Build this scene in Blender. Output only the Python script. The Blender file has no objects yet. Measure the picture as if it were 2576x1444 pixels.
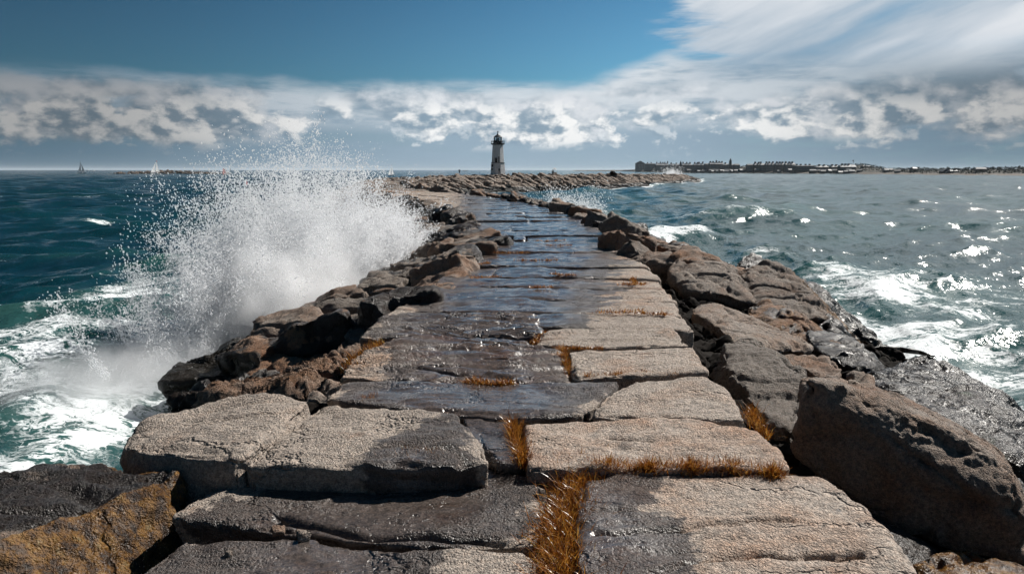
import bpy, bmesh, math, random
import numpy as np
from mathutils import Vector
scene = bpy.context.scene
random.seed(7); RNG = np.random.default_rng(11)
R = math.radians

# ------------------------------------------------------------ camera, sun, sky, exposure
CAMZ, FPX, CX, CY = 2.0, 1717.3, 1288.0, 722.0
PITCH = math.atan(294 / FPX)
cam_d = bpy.data.cameras.new('camera'); cam = bpy.data.objects.new('camera', cam_d)
scene.collection.objects.link(cam); scene.camera = cam
cam_d.lens = 24; cam_d.sensor_width = 36; cam_d.clip_start = 0.05; cam_d.clip_end = 60000
cam.location = (0, 0, CAMZ); cam.rotation_euler = (math.pi / 2 - PITCH, 0, 0)

SUN_AZ, SUN_EL = R(53), R(42)         # azimuth to the right of straight ahead
sun_d = bpy.data.lights.new('sun', 'SUN'); sun = bpy.data.objects.new('sun', sun_d)
scene.collection.objects.link(sun)
sun_d.energy = 5.0; sun_d.angle = R(0.53); sun_d.color = (1.0, 0.95, 0.88)
sdir = Vector((math.sin(SUN_AZ) * math.cos(SUN_EL), math.cos(SUN_AZ) * math.cos(SUN_EL), math.sin(SUN_EL)))
sun.rotation_euler = sdir.to_track_quat('Z', 'Y').to_euler()

scene.view_settings.view_transform = 'Standard'; scene.view_settings.look = 'None'
scene.view_settings.gamma = 1; scene.view_settings.exposure = 0.38
scene.cycles.volume_bounces = 5; scene.cycles.max_bounces = 7
scene.cycles.diffuse_bounces = 4; scene.cycles.glossy_bounces = 2
scene.cycles.transparent_max_bounces = 12
scene.cycles.use_adaptive_sampling = True; scene.cycles.adaptive_threshold = 0.04; scene.cycles.volume_max_steps = 96
scene.cycles.sample_clamp_indirect = 6; scene.cycles.caustics_reflective = False


class NB:
    """small node-building helper"""
    def __init__(s, nt):
        s.t = nt
    def put(s, sock, v):
        if isinstance(v, bpy.types.NodeSocket): s.t.links.new(v, sock)
        elif v is not None: sock.default_value = v
    def m(s, op, a, b=None, c=None, clamp=False):
        n = s.t.nodes.new('ShaderNodeMath'); n.operation = op; n.use_clamp = clamp
        for i, v in enumerate((a, b, c)):
            if v is not None: s.put(n.inputs[i], v)
        return n.outputs[0]
    def v(s, op, a, b=None, out=0):
        n = s.t.nodes.new('ShaderNodeVectorMath'); n.operation = op
        s.put(n.inputs[0], a)
        if b is not None:
            s.put(n.inputs['Scale'] if op == 'SCALE' else n.inputs[1], b)
        return n.outputs[out]
    def xyz(s, x, y, z=0.0):
        n = s.t.nodes.new('ShaderNodeCombineXYZ')
        for i, v in enumerate((x, y, z)): s.put(n.inputs[i], v)
        return n.outputs[0]
    def sep(s, v):
        n = s.t.nodes.new('ShaderNodeSeparateXYZ'); s.put(n.inputs[0], v); return n.outputs
    def noise(s, vec, scale, detail=4, rough=0.55, dist=0.0, col=False):
        n = s.t.nodes.new('ShaderNodeTexNoise'); s.put(n.inputs['Vector'], vec)
        n.inputs['Scale'].default_value = scale; n.inputs['Detail'].default_value = detail
        n.inputs['Roughness'].default_value = rough; n.inputs['Distortion'].default_value = dist
        return n.outputs['Color' if col else 'Fac']
    def mix(s, f, a, b):
        n = s.t.nodes.new('ShaderNodeMix'); n.data_type = 'RGBA'
        s.put(n.inputs[0], f); s.put(n.inputs[6], a if isinstance(a, bpy.types.NodeSocket) else (*a, 1))
        s.put(n.inputs[7], b if isinstance(b, bpy.types.NodeSocket) else (*b, 1)); return n.outputs[2]
    def fmix(s, f, a, b):
        n = s.t.nodes.new('ShaderNodeMix'); s.put(n.inputs[0], f); s.put(n.inputs[2], a); s.put(n.inputs[3], b)
        return n.outputs[0]
    def ss(s, v, lo, hi, a=0.0, b=1.0):
        n = s.t.nodes.new('ShaderNodeMapRange'); n.interpolation_type = 'SMOOTHSTEP'
        s.put(n.inputs[0], v); s.put(n.inputs[1], lo); s.put(n.inputs[2], hi)
        s.put(n.inputs[3], a); s.put(n.inputs[4], b); return n.outputs[0]
    def attr(s, name):
        n = s.t.nodes.new('ShaderNodeAttribute'); n.attribute_name = name; return n.outputs['Fac']
    def bump(s, h, strength, dist, nrm=None):
        n = s.t.nodes.new('ShaderNodeBump'); s.put(n.inputs['Strength'], strength)
        n.inputs['Distance'].default_value = dist; s.put(n.inputs['Height'], h)
        if nrm is not None: s.put(n.inputs['Normal'], nrm)
        return n.outputs[0]
    def ramp(s, f, stops):
        n = s.t.nodes.new('ShaderNodeValToRGB'); s.put(n.inputs[0], f); cr = n.color_ramp
        cr.elements[0].position = stops[0][0]; cr.elements[0].color = (*stops[0][1], 1)
        cr.elements[1].position = stops[-1][0]; cr.elements[1].color = (*stops[-1][1], 1)
        for p, c in stops[1:-1]:
            e = cr.elements.new(p); e.color = (*c, 1)
        return n.outputs[0]


def azel(px, py):
    x, y = (px - CX) / FPX, -(py - CY) / FPX
    c, s = math.cos(PITCH), math.sin(PITCH)
    d = Vector((x, c + y * s, -s + y * c)).normalized()
    return math.atan2(d.x, d.y), math.asin(d.z)


def build_world():
    w = bpy.data.worlds.new('World'); scene.world = w; w.use_nodes = True
    nt = w.node_tree; nt.nodes.clear(); n = NB(nt)
    out = nt.nodes.new('ShaderNodeOutputWorld'); bg = nt.nodes.new('ShaderNodeBackground')
    sky = nt.nodes.new('ShaderNodeTexSky'); sky.sky_type = 'NISHITA'; sky.sun_disc = False
    sky.sun_elevation = SUN_EL; sky.sun_rotation = SUN_AZ
    sky.air_density = 1.0; sky.dust_density = 0.6; sky.ozone_density = 2.5
    tc = nt.nodes.new('ShaderNodeTexCoord'); d = tc.outputs['Generated']
    x, y, z = n.sep(d)[:3]
    az = n.m('ARCTAN2', x, y); el = n.m('ARCSINE', z)
    skyc = n.v('MULTIPLY', n.v('SCALE', sky.outputs[0], 0.075), (0.37, .72, .85))
    # darker, deeper blue away from the sun
    dk = n.m('MULTIPLY', n.ss(az, R(-50), R(25), 0.36, 1.0), n.ss(az, R(70), R(120), 1.0, .65))
    dk2 = n.ss(el, R(4), R(30), 1.30, 0.60)
    skyc = n.v('SCALE', skyc, n.m('MULTIPLY', dk, dk2))
    skyc = n.v('MULTIPLY', skyc, n.mix(n.ss(el, R(10), R(26)), (1, 1, 1), (.55, .90, .96)))
    P = n.xyz(n.m('MULTIPLY', az, 1.0), n.m('MULTIPLY', el, 1.55), 0.0)
    warp = n.v('SCALE', n.v('SUBTRACT', n.noise(P, 14, 3, .5, col=True), (.5, .5, .5)), 0.014)
    Pw = n.v('ADD', P, warp)
    big = n.noise(n.xyz(az, n.m('MULTIPLY', el, 3.0), 3.1), 5.0, 5, .55)
    bigc = n.m('SUBTRACT', big, 0.5)
    # ---- grey-blue veil low over the sea
    lum = n.ss(az, R(-38), R(-2), 0.0, 1.0)
    lum2 = n.ss(az, R(8), R(38), 1.0, 0.25)
    side = n.m('MULTIPLY', lum, lum2)
    veil_c = n.mix(side, (0.075, 0.145, 0.205), (0.30, 0.41, 0.51))
    topband = n.m('ADD', n.ss(az, R(6), R(13), R(6.6), R(9.0)), n.m('MULTIPLY', bigc, 0.06))
    veil_a = n.m('SUBTRACT', 1.0, n.ss(n.m('SUBTRACT', el, topband), R(-1.8), R(0.5)))
    veil_a = n.m('MULTIPLY', veil_a, n.ss(n.noise(n.xyz(az, n.m('MULTIPLY', el, 5), 1.0), 7, 5, .6),   .30, .55, 0.88, 1.0))
    c = n.mix(veil_a, skyc, veil_c)
    # ---- bright sheet along the top of the band (streaky)
    streak = n.noise(n.v('ADD', n.xyz(az, n.m('MULTIPLY', el, 6.5), 0.4), warp), 6.5, 7, .62)
    sheet_l = n.m('MULTIPLY', n.ss(el, R(2.6), R(4.8)), n.m('SUBTRACT', 1.0, n.ss(n.m('SUBTRACT', el, topband), R(-1.2), R(0.6))))
    sheet = n.m('MULTIPLY', sheet_l, n.ss(streak, .32, .56))
    sheet_c = n.mix(side, (0.17, 0.25, 0.32), (0.74, 0.78, 0.82))
    c = n.mix(n.m('MULTIPLY', sheet, 0.85), c, sheet_c)
    # ---- big fanned cloud at the upper right
    ang = n.xyz(n.m('ADD', n.m('MULTIPLY', az, 1.0), n.m('MULTIPLY', el, -1.4)), n.m('ADD', n.m('MULTIPLY', el, 3.4), n.m('MULTIPLY', az, -1.1)), 0.0)
    fan = n.noise(n.v('ADD', ang, n.v('SCALE', warp, 4.0)), 3.3, 6, .5)
    edge = n.m('ADD', n.m('SUBTRACT', az, R(13.5)), n.m('MULTIPLY', n.m('SUBTRACT', streak, .5), 0.30))
    fan_a = n.m('MULTIPLY', n.m('MULTIPLY', n.ss(edge, R(-1.5), R(3.0)), n.ss(el, R(6.0), R(9.0))), n.m('MULTIPLY', n.ss(el, R(26), R(40), 1.0, .0), n.ss(az, R(48), R(75), 1.0, 0.0)))
    fan_b = n.ss(n.m('ADD', fan, n.m('MULTIPLY', n.m('SUBTRACT', el, R(14.5)), 1.5)), .20, .58)
    fan_c = n.mix(fan_b, (0.24, 0.36, 0.48), (0.76, 0.79, 0.83))
    fan_op = n.m('MULTIPLY', fan_a, n.ss(fan, .30, .50, .62, 1.0))
    c = n.mix(fan_op, c, fan_c)
    # ---- heaped cumulus rows
    heap = None
    for hx, hy, hw_, hh_, hv in ((180, 300, 90, 55, 1), (480, 300, 150, 60, 1), (760, 300, 80, 40, .5), (1090, 315, 100, 35, .9), (1330, 310, 220, 55, 1), (1680, 215, 160, 30, 1.1), (1650, 290, 120, 50, .9),
                                 (1900, 290, 230, 50, 1), (2200, 260, 160, 60, 1), (2470, 235, 150, 70, 1.1), (1000, 245, 320, 22, .6), (300, 225, 260, 22, .6)):
        a0, e0 = azel(hx, hy); wa, we = hw_ / FPX, hh_ / FPX
        t = n.m('ADD', n.m('POWER', n.m('DIVIDE', n.m('SUBTRACT', az, a0), wa), 2.0), n.m('POWER', n.m('DIVIDE', n.m('SUBTRACT', el, e0), we), 2.0))
        t = n.m('MULTIPLY', n.m('EXPONENT', n.m('MULTIPLY', t, -1.0)), hv)
        heap = t if heap is None else n.m('MAXIMUM', heap, t)
    def puffs(c, scale, seed, lo_el, hi_el, thr, soft, bright, dark, amt, tilt=0.012):
        off = (seed, seed * .37, seed)
        Q = n.v('ADD', Pw, off)
        a = n.noise(Q, scale, 8, .56)
        b = n.noise(n.v('ADD', Q, (tilt * .6, tilt, 0)), scale, 6, .56)
        band = n.m('MULTIPLY', n.ss(el, R(lo_el), R(lo_el + 1.2)), n.ss(el, R(hi_el - 2.0), R(hi_el), 1.0, 0.0))
        dens = n.m('ADD', n.m('ADD', a, n.m('MULTIPLY', bigc, .35)), n.m('MULTIPLY', n.m('SUBTRACT', heap, .45), .24))
        al = n.m('MULTIPLY', n.ss(dens, thr, thr + soft), band)
        lt = n.ss(n.m('SUBTRACT', a, b), -0.085, 0.095)
        cc = n.mix(lt, dark, bright)
        cc = n.v('SCALE', cc, n.ss(side, 0, 1, 0.40, 1.0))
        return n.mix(n.m('MULTIPLY', al, amt), c, cc)
    c = puffs(c, 7.5, 2.3, 1.6, 7.4, .40, .16, (0.74, 0.77, 0.81), (0.20, 0.30, 0.39), .9, .028)
    c = puffs(c, 26, 9.1, .8, 4.6, .50, .09, (0.80, 0.84, 0.87), (0.26, 0.36, 0.45), .6, .007)
    c = puffs(c, 17, 5.9, 1.3, 6.2, .47, .10, (0.98, 0.98, 0.97), (0.24, 0.34, 0.43), .9, .016)
    nt.links.new(c, bg.inputs[0]); bg.inputs[1].default_value = 0.77
    nt.links.new(bg.outputs[0], out.inputs[0])
build_world()

# ------------------------------------------------------------ helpers
def unproj(px, py, z=0.0):
    x, y = (px - CX) / FPX, -(py - CY) / FPX
    c, s = math.cos(PITCH), math.sin(PITCH)
    d = (x, c + y * s, -s + y * c); t = (z - CAMZ) / d[2]
    return (d[0] * t, d[1] * t, z)
def at(px, py, Y):
    x, y = (px - CX) / FPX, -(py - CY) / FPX
    c, s = math.cos(PITCH), math.sin(PITCH)
    d = (x, c + y * s, -s + y * c); t = Y / d[1]
    return (d[0] * t, Y, CAMZ + d[2] * t)

_p = np.random.default_rng(3).permutation(256).astype(np.int32); _p = np.concatenate([_p, _p, _p])
_g = np.random.default_rng(4).normal(size=(256, 3)).astype(np.float32); _g /= np.linalg.norm(_g, axis=1)[:, None]
def perlin(P):
    P = np.asarray(P, np.float32); F = np.floor(P); I = F.astype(np.int64) & 255; f = P - F
    u = f * f * f * (f * (f * 6 - 15) + 10); res = 0
    for dx in (0, 1):
        wx = u[:, 0] if dx else 1 - u[:, 0]
        for dy in (0, 1):
            wy = u[:, 1] if dy else 1 - u[:, 1]
            for dz in (0, 1):
                wz = u[:, 2] if dz else 1 - u[:, 2]
                h = _p[_p[_p[(I[:, 0] + dx) & 255] + ((I[:, 1] + dy) & 255)] + ((I[:, 2] + dz) & 255)]
                g = _g[h]
                res = res + wx * wy * wz * (g[:, 0] * (f[:, 0] - dx) + g[:, 1] * (f[:, 1] - dy) + g[:, 2] * (f[:, 2] - dz))
    return res * 1.6
def fbm(P, o=4, rough=.5):
    a, t = 1.0, 0
    P = np.array(P, np.float32)
    for i in range(o):
        t = t + a * perlin(P + i * 17.3); P = P * 2.03; a *= rough
    return t
def sstep(a, b, x):
    t = np.clip((x - a) / (b - a), 0, 1); return t * t * (3 - 2 * t)

def mesh_obj(name, V, F, mat, parent=None, smooth=True, attrs=None, origin=None):
    """V (n,3) numpy, F (m,k) numpy or list of tuples"""
    V = np.asarray(V, np.float64)
    if origin is None:
        origin = np.array([V[:, 0].mean(), V[:, 1].mean(), V[:, 2].min()]) if parent is None else np.zeros(3)
    V = V - np.asarray(origin)
    me = bpy.data.meshes.new(name)
    if isinstance(F, np.ndarray):
        k = F.shape[1]; me.vertices.add(len(V)); me.vertices.foreach_set('co', V.astype(np.float32).ravel())
        me.loops.add(F.size); me.loops.foreach_set('vertex_index', F.astype(np.int32).ravel())
        me.polygons.add(len(F)); me.polygons.foreach_set('loop_start', np.arange(0, F.size, k, dtype=np.int32))
        me.update(calc_edges=True)
    else:
        me.from_pydata([tuple(v) for v in V], [], F); me.update()
    if smooth: me.polygons.foreach_set('use_smooth', np.ones(len(me.polygons), bool))
    for kx, a in (attrs or {}).items():
        at_ = me.attributes.new(kx, 'FLOAT', 'POINT'); at_.data.foreach_set('value', np.asarray(a, np.float32))
    if mat: me.materials.append(mat)
    o = bpy.data.objects.new(name, me); scene.collection.objects.link(o)
    o.location = origin
    if parent is not None: o.parent = parent
    return o
def tag(o, label=None, cat=None, group=None, kind=None):
    if label: o['label'] = label
    if cat: o['category'] = cat
    if group: o['group'] = group
    if kind: o['kind'] = kind
    return o

# ------------------------------------------------------------ materials
def new_mat(name):
    m = bpy.data.materials.new(name); m.use_nodes = True; nt = m.node_tree; nt.nodes.clear()
    out = nt.nodes.new('ShaderNodeOutputMaterial'); b = nt.nodes.new('ShaderNodeBsdfPrincipled')
    nt.links.new(b.outputs[0], out.inputs[0]); return m, NB(nt), b, out
def flat_mat(name, col, rough=.6, metal=0.0, trans=0.0, var=.12, scale=3):
    m, n, b, o = new_mat(name); g = n.t.nodes.new('ShaderNodeNewGeometry')
    f = n.noise(g.outputs['Position'], scale, 4)
    c2 = tuple(c * (1 - var * 2) for c in col); c3 = tuple(min(1, c * (1 + var)) for c in col)
    n.put(b.inputs['Base Color'], n.mix(f, c2, c3))
    b.inputs['Roughness'].default_value = rough; b.inputs['Metallic'].default_value = metal
    b.inputs['Transmission Weight'].default_value = trans
    return m
def granite_mat(name, far=False):
    m, n, b, out = new_mat(name)
    g = n.t.nodes.new('ShaderNodeNewGeometry'); P = g.outputs['Position']; z = n.sep(P)[2]
    oi = n.t.nodes.new('ShaderNodeObjectInfo'); rnd = oi.outputs['Random']
    sheen = n.attr('sheen'); wet_a = n.attr('wet'); alg_a = n.attr('algae'); tint = n.attr('tint')
    sp = n.noise(P, 26 if far else 95, 3, .7)
    sp2 = n.noise(P, 34, 3, .65)
    mid = n.noise(P, 2.2, 6, .62)
    base = n.ramp(sp, [(.28, (.07, .06, .055)), (.42, (.27, .23, .205)), (.54, (.46, .42, .385)), (.66, (.74, .70, .65))])
    pink = n.mix(n.ss(sp2, .42, .62), (.42, .385, .36), (.47, .385, .33))
    base = n.mix(.42, base, pink)
    base = n.v('SCALE', base, n.ss(sp2, .38, .60, .72, 1.18))
    # per-block tone: grey to warm brown
    tn = n.m('ADD', n.m('MULTIPLY', rnd, .55), n.m('MULTIPLY', n.m('SUBTRACT', mid, .5), 1.6))
    tn = n.m('ADD', tn, tint)
    base = n.mix(n.ss(tn, .25, 1.15), base, n.v('MULTIPLY', base, (.86, .55, .36)))
    base = n.v('SCALE', base, n.ss(mid, .3, .7, .80, 1.12))
    base = n.v('SCALE', base, n.fmix(sheen, n.fmix(rnd, .50, .90), n.fmix(rnd, 1.08, 1.3)))
    base = n.v('MULTIPLY', base, (.77, .725, .675))
    stn = n.noise(n.v('MULTIPLY', P, (1, 1.4, 1.4)), 1.25, 7, .7)
    base = n.mix(n.m('MULTIPLY', n.ss(stn, .54, .68), .55), base, n.v('MULTIPLY', base, (.62, .40, .26)))
    base = n.mix(n.m('MULTIPLY', n.ss(n.noise(P, 3.1, 6, .7), .56, .70), .6), base, n.v('MULTIPLY', base, (.45, .46, .48)))
    # wet film and the tide zone
    wn = n.noise(n.v('MULTIPLY', P, (.8, 1.0, 1.0)), 1.7, 7, .66)
    tide = n.ss(n.m('ADD', z, n.m('MULTIPLY', n.m('SUBTRACT', wn, .5), 1.2)), -1.35, -.85, 1.3, 0.0)
    w = n.m('ADD', n.m('ADD', wet_a, n.m('MULTIPLY', n.m('SUBTRACT', wn, .5), 1.25)), tide)
    wet = n.ss(w, .485, .535)
    film = n.ss(w, .60, .95)
    gl0 = n.m('MULTIPLY', film, n.m('SUBTRACT', 1.0, sheen))
    dark = n.v('SCALE', n.v('MULTIPLY', base, (.25, .24, .25)), n.fmix(sheen, .5, 1.0))
    col = n.mix(wet, base, dark)
    tz = n.ss(tide, .15, .9)
    col = n.mix(n.m('MULTIPLY', tz, .75), col, (.010, .009, .006))
    # algae: rust brown / ochre, olive low down
    an = n.noise(n.v('MULTIPLY', P, (3.0, 3.0, 1.0)), 4.5, 6, .7)
    algc = n.ramp(an, [(.30, (.012, .008, .004)), (.46, (.085, .036, .008)), (.58, (.20, .095, .016)), (.72, (.30, .24, .13))])
    aw = n.ss(n.m('ADD', alg_a, n.m('MULTIPLY', n.m('SUBTRACT', an, .5), .9)), .38, .62)
    col = n.mix(n.m('MULTIPLY', aw, .82), col, algc)
    grn = n.ss(n.m('ADD', n.attr('green'), n.m('MULTIPLY', n.m('SUBTRACT', mid, .5), 2.4)), .55, .8)
    col = n.mix(n.m('MULTIPLY', grn, .8), col, (.022, .035, .006))
    n.put(b.inputs['Base Color'], col)
    rough = n.fmix(wet, .85, n.fmix(film, .36, n.fmix(sheen, .27, .27)))
    n.put(b.inputs['Specular IOR Level'], n.fmix(gl0, .5, .22))
    n.put(b.inputs['Roughness'], rough)
    n.put(b.inputs['Coat Weight'], n.m('MULTIPLY', film, sheen)); b.inputs['Coat Roughness'].default_value = .07; b.inputs['Coat IOR'].default_value = 1.4
    if not far: n.put(b.inputs['Coat Normal'], n.bump(n.noise(n.v('MULTIPLY', P, (1.3, 6, 6)), 3.4, 5, .6), .6, .022))
    fs = n.m('MULTIPLY', film, n.fmix(sheen, .88, 1.0))
    gl = n.m('MULTIPLY', film, n.m('SUBTRACT', 1.0, sheen))
    # bump: coarse grain, pits, long foliation ripples
    if far:
        nr = n.bump(n.m('ADD', n.noise(P, 2.6, 6, .72), n.m('MULTIPLY', n.noise(P, 12, 3, .6), .35)), 1.0, .30)
    else:
        grain = n.m('ADD', n.noise(P, 46, 4, .7), n.m('MULTIPLY', n.ss(n.noise(P, 75, 2, .5), .38, .62), .35))
        rip = n.noise(n.v('MULTIPLY', P, (1.6, 9.0, 9.0)), 2.6, 5, .6, .4)
        pits = n.m('ADD', n.ss(n.noise(P, 9, 4, .6), .30, .40), n.m('MULTIPLY', n.noise(P, 7, 5, .7), n.fmix(fs, 4.0, .6)))
        h = n.m('ADD', n.m('MULTIPLY', grain, n.m('MULTIPLY', n.fmix(fs, .028, .003), n.ss(mid, .35, .62, .45, 1.35))), n.m('MULTIPLY', rip, n.fmix(film, .010, .006)))
        h = n.m('ADD', h, n.m('MULTIPLY', pits, .010))
        vo = n.t.nodes.new('ShaderNodeTexVoronoi'); vo.feature = 'DISTANCE_TO_EDGE'; vo.inputs['Scale'].default_value = .75
        n.put(vo.inputs['Vector'], n.v('ADD', n.v('MULTIPLY', P, (1, 1.6, 1.6)), n.v('SCALE', n.noise(P, 1.6, 5, .65, col=True), .9)))
        ck = n.m('MULTIPLY', n.ss(vo.outputs[0], .0, .028, 1, 0), n.ss(n.noise(P, .8, 2, .5), .46, .56))
        h = n.m('SUBTRACT', h, n.m('MULTIPLY', ck, .045))
        h = n.m('ADD', h, n.m('MULTIPLY', gl, n.m('MULTIPLY', n.noise(P, 17, 3, .6, .2), .030)))
        nr = n.bump(h, .85, 1.0)
    n.put(b.inputs['Normal'], nr)
    return m
GRANITE = granite_mat('granite'); GRANITE_FAR = granite_mat('granite_far', True)

# ------------------------------------------------------------ breakwater plan
PAIRS = [((-2, -4), (2, -4), 0), ((-2.0, 5), (2.06, 5), 0), ((-1.95, 8), (2.2, 8), 0), ((-1.6, 10.2), (2.6, 10.5), 0),
         ((-.94, 16.4), (3.0, 16.4), 0), ((-.86, 21), (3.15, 21.5), 0), ((-1.5, 27), (2.95, 29), 0), ((-4.1, 38), (1.8, 38), 0),
         ((-7.5, 52), (-1.5, 49), 0), ((-11.5, 62), (-5.5, 57), 0), ((-16.5, 76), (-10.5, 72), .05), ((-20.5, 97), (-14.5, 95), .2),
         ((-20.5, 118), (-14.5, 112), .45), ((-8, 139), (-4.5, 129), .75), ((10, 154), (13.5, 145), .75), ((25, 180), (29, 172), .6),
         ((38.5, 208), (43, 201), .35), ((54, 243), (58, 237), 0.1), ((68, 284), (71, 280), -.9)]
def dense_path():
    L = []; 
    for i in range(len(PAIRS) - 1):
        a, b = PAIRS[i], PAIRS[i + 1]
        pa, pb = np.array([*a[0], *a[1], a[2]], float), np.array([*b[0], *b[1], b[2]], float)
        k = max(2, int(np.linalg.norm(pb[:2] - pa[:2]) / 1.0))
        for j in range(k): L.append(pa + (pb - pa) * j / k)
    L.append(pb); A = np.array(L)
    for _ in range(3): A[1:-1] = .25 * A[:-2] + .5 * A[1:-1] + .25 * A[2:]
    return A
PATH = dense_path()
C2 = (PATH[:, 0:2] + PATH[:, 2:4]) / 2
SARC = np.concatenate([[0], np.cumsum(np.linalg.norm(np.diff(C2, axis=0), axis=1))])
TAN = np.gradient(C2, axis=0); TAN /= np.linalg.norm(TAN, axis=1)[:, None]
NRM = np.stack([TAN[:, 1], -TAN[:, 0]], 1)          # to the right
HW = np.linalg.norm(PATH[:, 0:2] - PATH[:, 2:4], axis=1) / 2
SEA = -1.9
def sp(s):
    """interpolated centre, tangent, right normal, half width, crest z at arc length s"""
    f = lambda a: np.interp(s, SARC, a)
    c = np.array([f(C2[:, 0]), f(C2[:, 1])]); t = np.array([f(TAN[:, 0]), f(TAN[:, 1])]); t /= np.linalg.norm(t)
    return c, t, np.array([t[1], -t[0]]), float(f(HW)), float(f(PATH[:, 4]))
def path_dist(X, Y):
    """signed-ish lateral offset beyond the walkway edge, for arrays"""
    best = np.full(X.shape, 1e9); side = np.zeros(X.shape); arc = np.zeros(X.shape)
    for i in range(len(C2)):
        dx, dy = X - C2[i, 0], Y - C2[i, 1]; d = np.hypot(dx, dy) - HW[i]
        mk = d < best; best = np.where(mk, d, best); arc = np.where(mk, SARC[i], arc)
        side = np.where(mk, np.sign(dx * NRM[i, 0] + dy * NRM[i, 1]), side)
    return best, side, arc

# core of the mound below the blocks
prof = [(-9.5, -4.4), (-6.0, -3.4), (-3.3, -2.15), (-.9, -.95), (0, -.5), (0, -.5), (.9, -.75), (3.6, -1.45), (6.6, -2.5), (10, -3.4)]
V = []; 
for i in range(len(C2)):
    for j, (o, z) in enumerate(prof):
        base = C2[i] + NRM[i] * ((-HW[i] if j < 5 else HW[i]) + o)
        V.append((base[0], base[1], PATH[i, 4] * (1 if z > -2 else .2) + z - 1.0 * min(1, max(0, (SARC[i] - 98) / 12))))
V = np.array(V); V[:, 2] += .12 * fbm(V * .9, 3)
nr_ = len(prof); F = np.array([(i * nr_ + j, i * nr_ + j + 1, (i + 1) * nr_ + j + 1, (i + 1) * nr_ + j) for i in range(len(C2) - 1) for j in range(nr_ - 1)])
CORE_MAT = flat_mat('dark_rubble', (.016, .013, .011), .95, var=.3, scale=6)
CORE_MAT.node_tree.nodes['Principled BSDF'].inputs['Specular IOR Level'].default_value = .1
tag(mesh_obj('ground', V, F, CORE_MAT, origin=(0, 0, 0)), kind='structure')

# ------------------------------------------------------------ rocks
def hull_planes(pts):
    bm = bmesh.new()
    for p in pts: bm.verts.new(p)
    r = bmesh.ops.convex_hull(bm, input=bm.verts)
    bm.normal_update(); used = {v for f in bm.faces for v in f.verts}
    c = np.mean([tuple(v.co) for v in used], axis=0) if used else np.mean(pts, axis=0)
    N, D = [], []
    for f in bm.faces:
        if f.calc_area() < 1e-5: continue
        nn = np.array(f.normal); d = float(nn @ (np.array(f.verts[0].co) - c))
        if d < 0: nn, d = -nn, -d
        if d < .02: d = .02
        if any(nn @ m > .995 for m in N): continue
        N.append(nn); D.append(d)
    bm.free(); return c, np.array(N), np.array(D)
_lat = {}
def lattice(nx, ny, nz):
    key = (nx, ny, nz)
    if key in _lat: return _lat[key]
    idx = -np.ones((nx + 1, ny + 1, nz + 1), np.int64)
    g = np.stack(np.meshgrid(np.arange(nx + 1), np.arange(ny + 1), np.arange(nz + 1), indexing='ij'), -1)
    surf = (g[..., 0] == 0) | (g[..., 0] == nx) | (g[..., 1] == 0) | (g[..., 1] == ny) | (g[..., 2] == 0) | (g[..., 2] == nz)
    idx[surf] = np.arange(surf.sum()); P = g[surf] / np.array([nx, ny, nz]) * 2 - 1
    Fs = []
    def quad(A, flip):
        q = np.stack([A[:-1, :-1], A[1:, :-1], A[1:, 1:], A[:-1, 1:]], -1).reshape(-1, 4)
        Fs.append(q[:, ::-1] if flip else q)
    quad(idx[:, :, 0], True); quad(idx[:, :, -1], False)
    quad(idx[:, 0, :], False); quad(idx[:, -1, :], True)
    quad(idx[0, :, :], True); quad(idx[-1, :, :], False)
    _lat[key] = (P, np.concatenate(Fs)); return _lat[key]
def rock_geo(pts, spacing, k=16, low=.05, mid=.02, fine=.006, seed=0, chip=.04, cracks=(), strata=0.0, maxn=150, fr=1.0):
    pts = np.array(pts, float); c, N, D = hull_planes(pts)
    lo, hi = pts.min(0) - c, pts.max(0) - c; dims = hi - lo
    n = [int(np.clip(math.ceil(d / spacing), 6, maxn)) for d in dims]
    P, F = lattice(*n)
    # tangent-warp a little for even spacing near corners
    B = (lo + hi) / 2 + P * dims / 2
    Q = np.maximum(B @ (N / D[:, None]).T, 0)
    mx = Q.max(1); Qn = Q / mx[:, None]
    S = (Qn ** k).sum(1) ** (1 / k); rr = mx * S
    V = B / rr[:, None]
    W = (Qn ** (k - 1)) @ (N / D[:, None]); nrm = W / np.linalg.norm(W, axis=1)[:, None]
    edge = np.clip((S - 1) / (2 ** (1 / k) - 1), 0, 1)
    X = V + c; o = np.array([seed * 3.17, seed * 1.3, seed * 7.1])
    size = float(np.sort(dims)[1])
    d = low * fbm((X + o) * (fr * 1.3 / max(size, .4)), 3)
    X2 = X.copy(); X2[:, 0] *= .45
    d += mid * fbm((X2 + o) * 3.2, 4, .55)
    rg = 1 - np.abs(perlin((X2 + o * 2) * 1.7)) * 7
    d -= mid * 1.6 * np.clip(rg, 0, 1)
    d -= chip * edge * np.clip(fbm((X + o) * 4.5, 3) + .25, 0, 1)
    if strata:
        q = fbm((X2 * np.array([.5, 1.2, 1]) + o) * 1.6, 3); st = (q * 4) % 1.0
        d += strata * (sstep(0, .22, st) - st) * 1.6
    if fine: d += fine * fbm((X + o) * 14, 3, .6)
    for (line, wd, dep) in cracks:
        L = np.array(line)[:, :2]; best = np.full(len(X), 1e9)
        jx = X[:, :2] + .03 * np.stack([perlin(X * 5), perlin(X * 5 + 9)], 1)
        for a, b in zip(L[:-1], L[1:]):
            ab = b - a; t = np.clip(((jx - a) @ ab) / (ab @ ab), 0, 1)
            best = np.minimum(best, np.linalg.norm(jx - (a + t[:, None] * ab), axis=1))
        d -= dep * np.exp(-(best / wd) ** 2)
    V = V + nrm * d[:, None]
    return V + c, F, nrm

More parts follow.
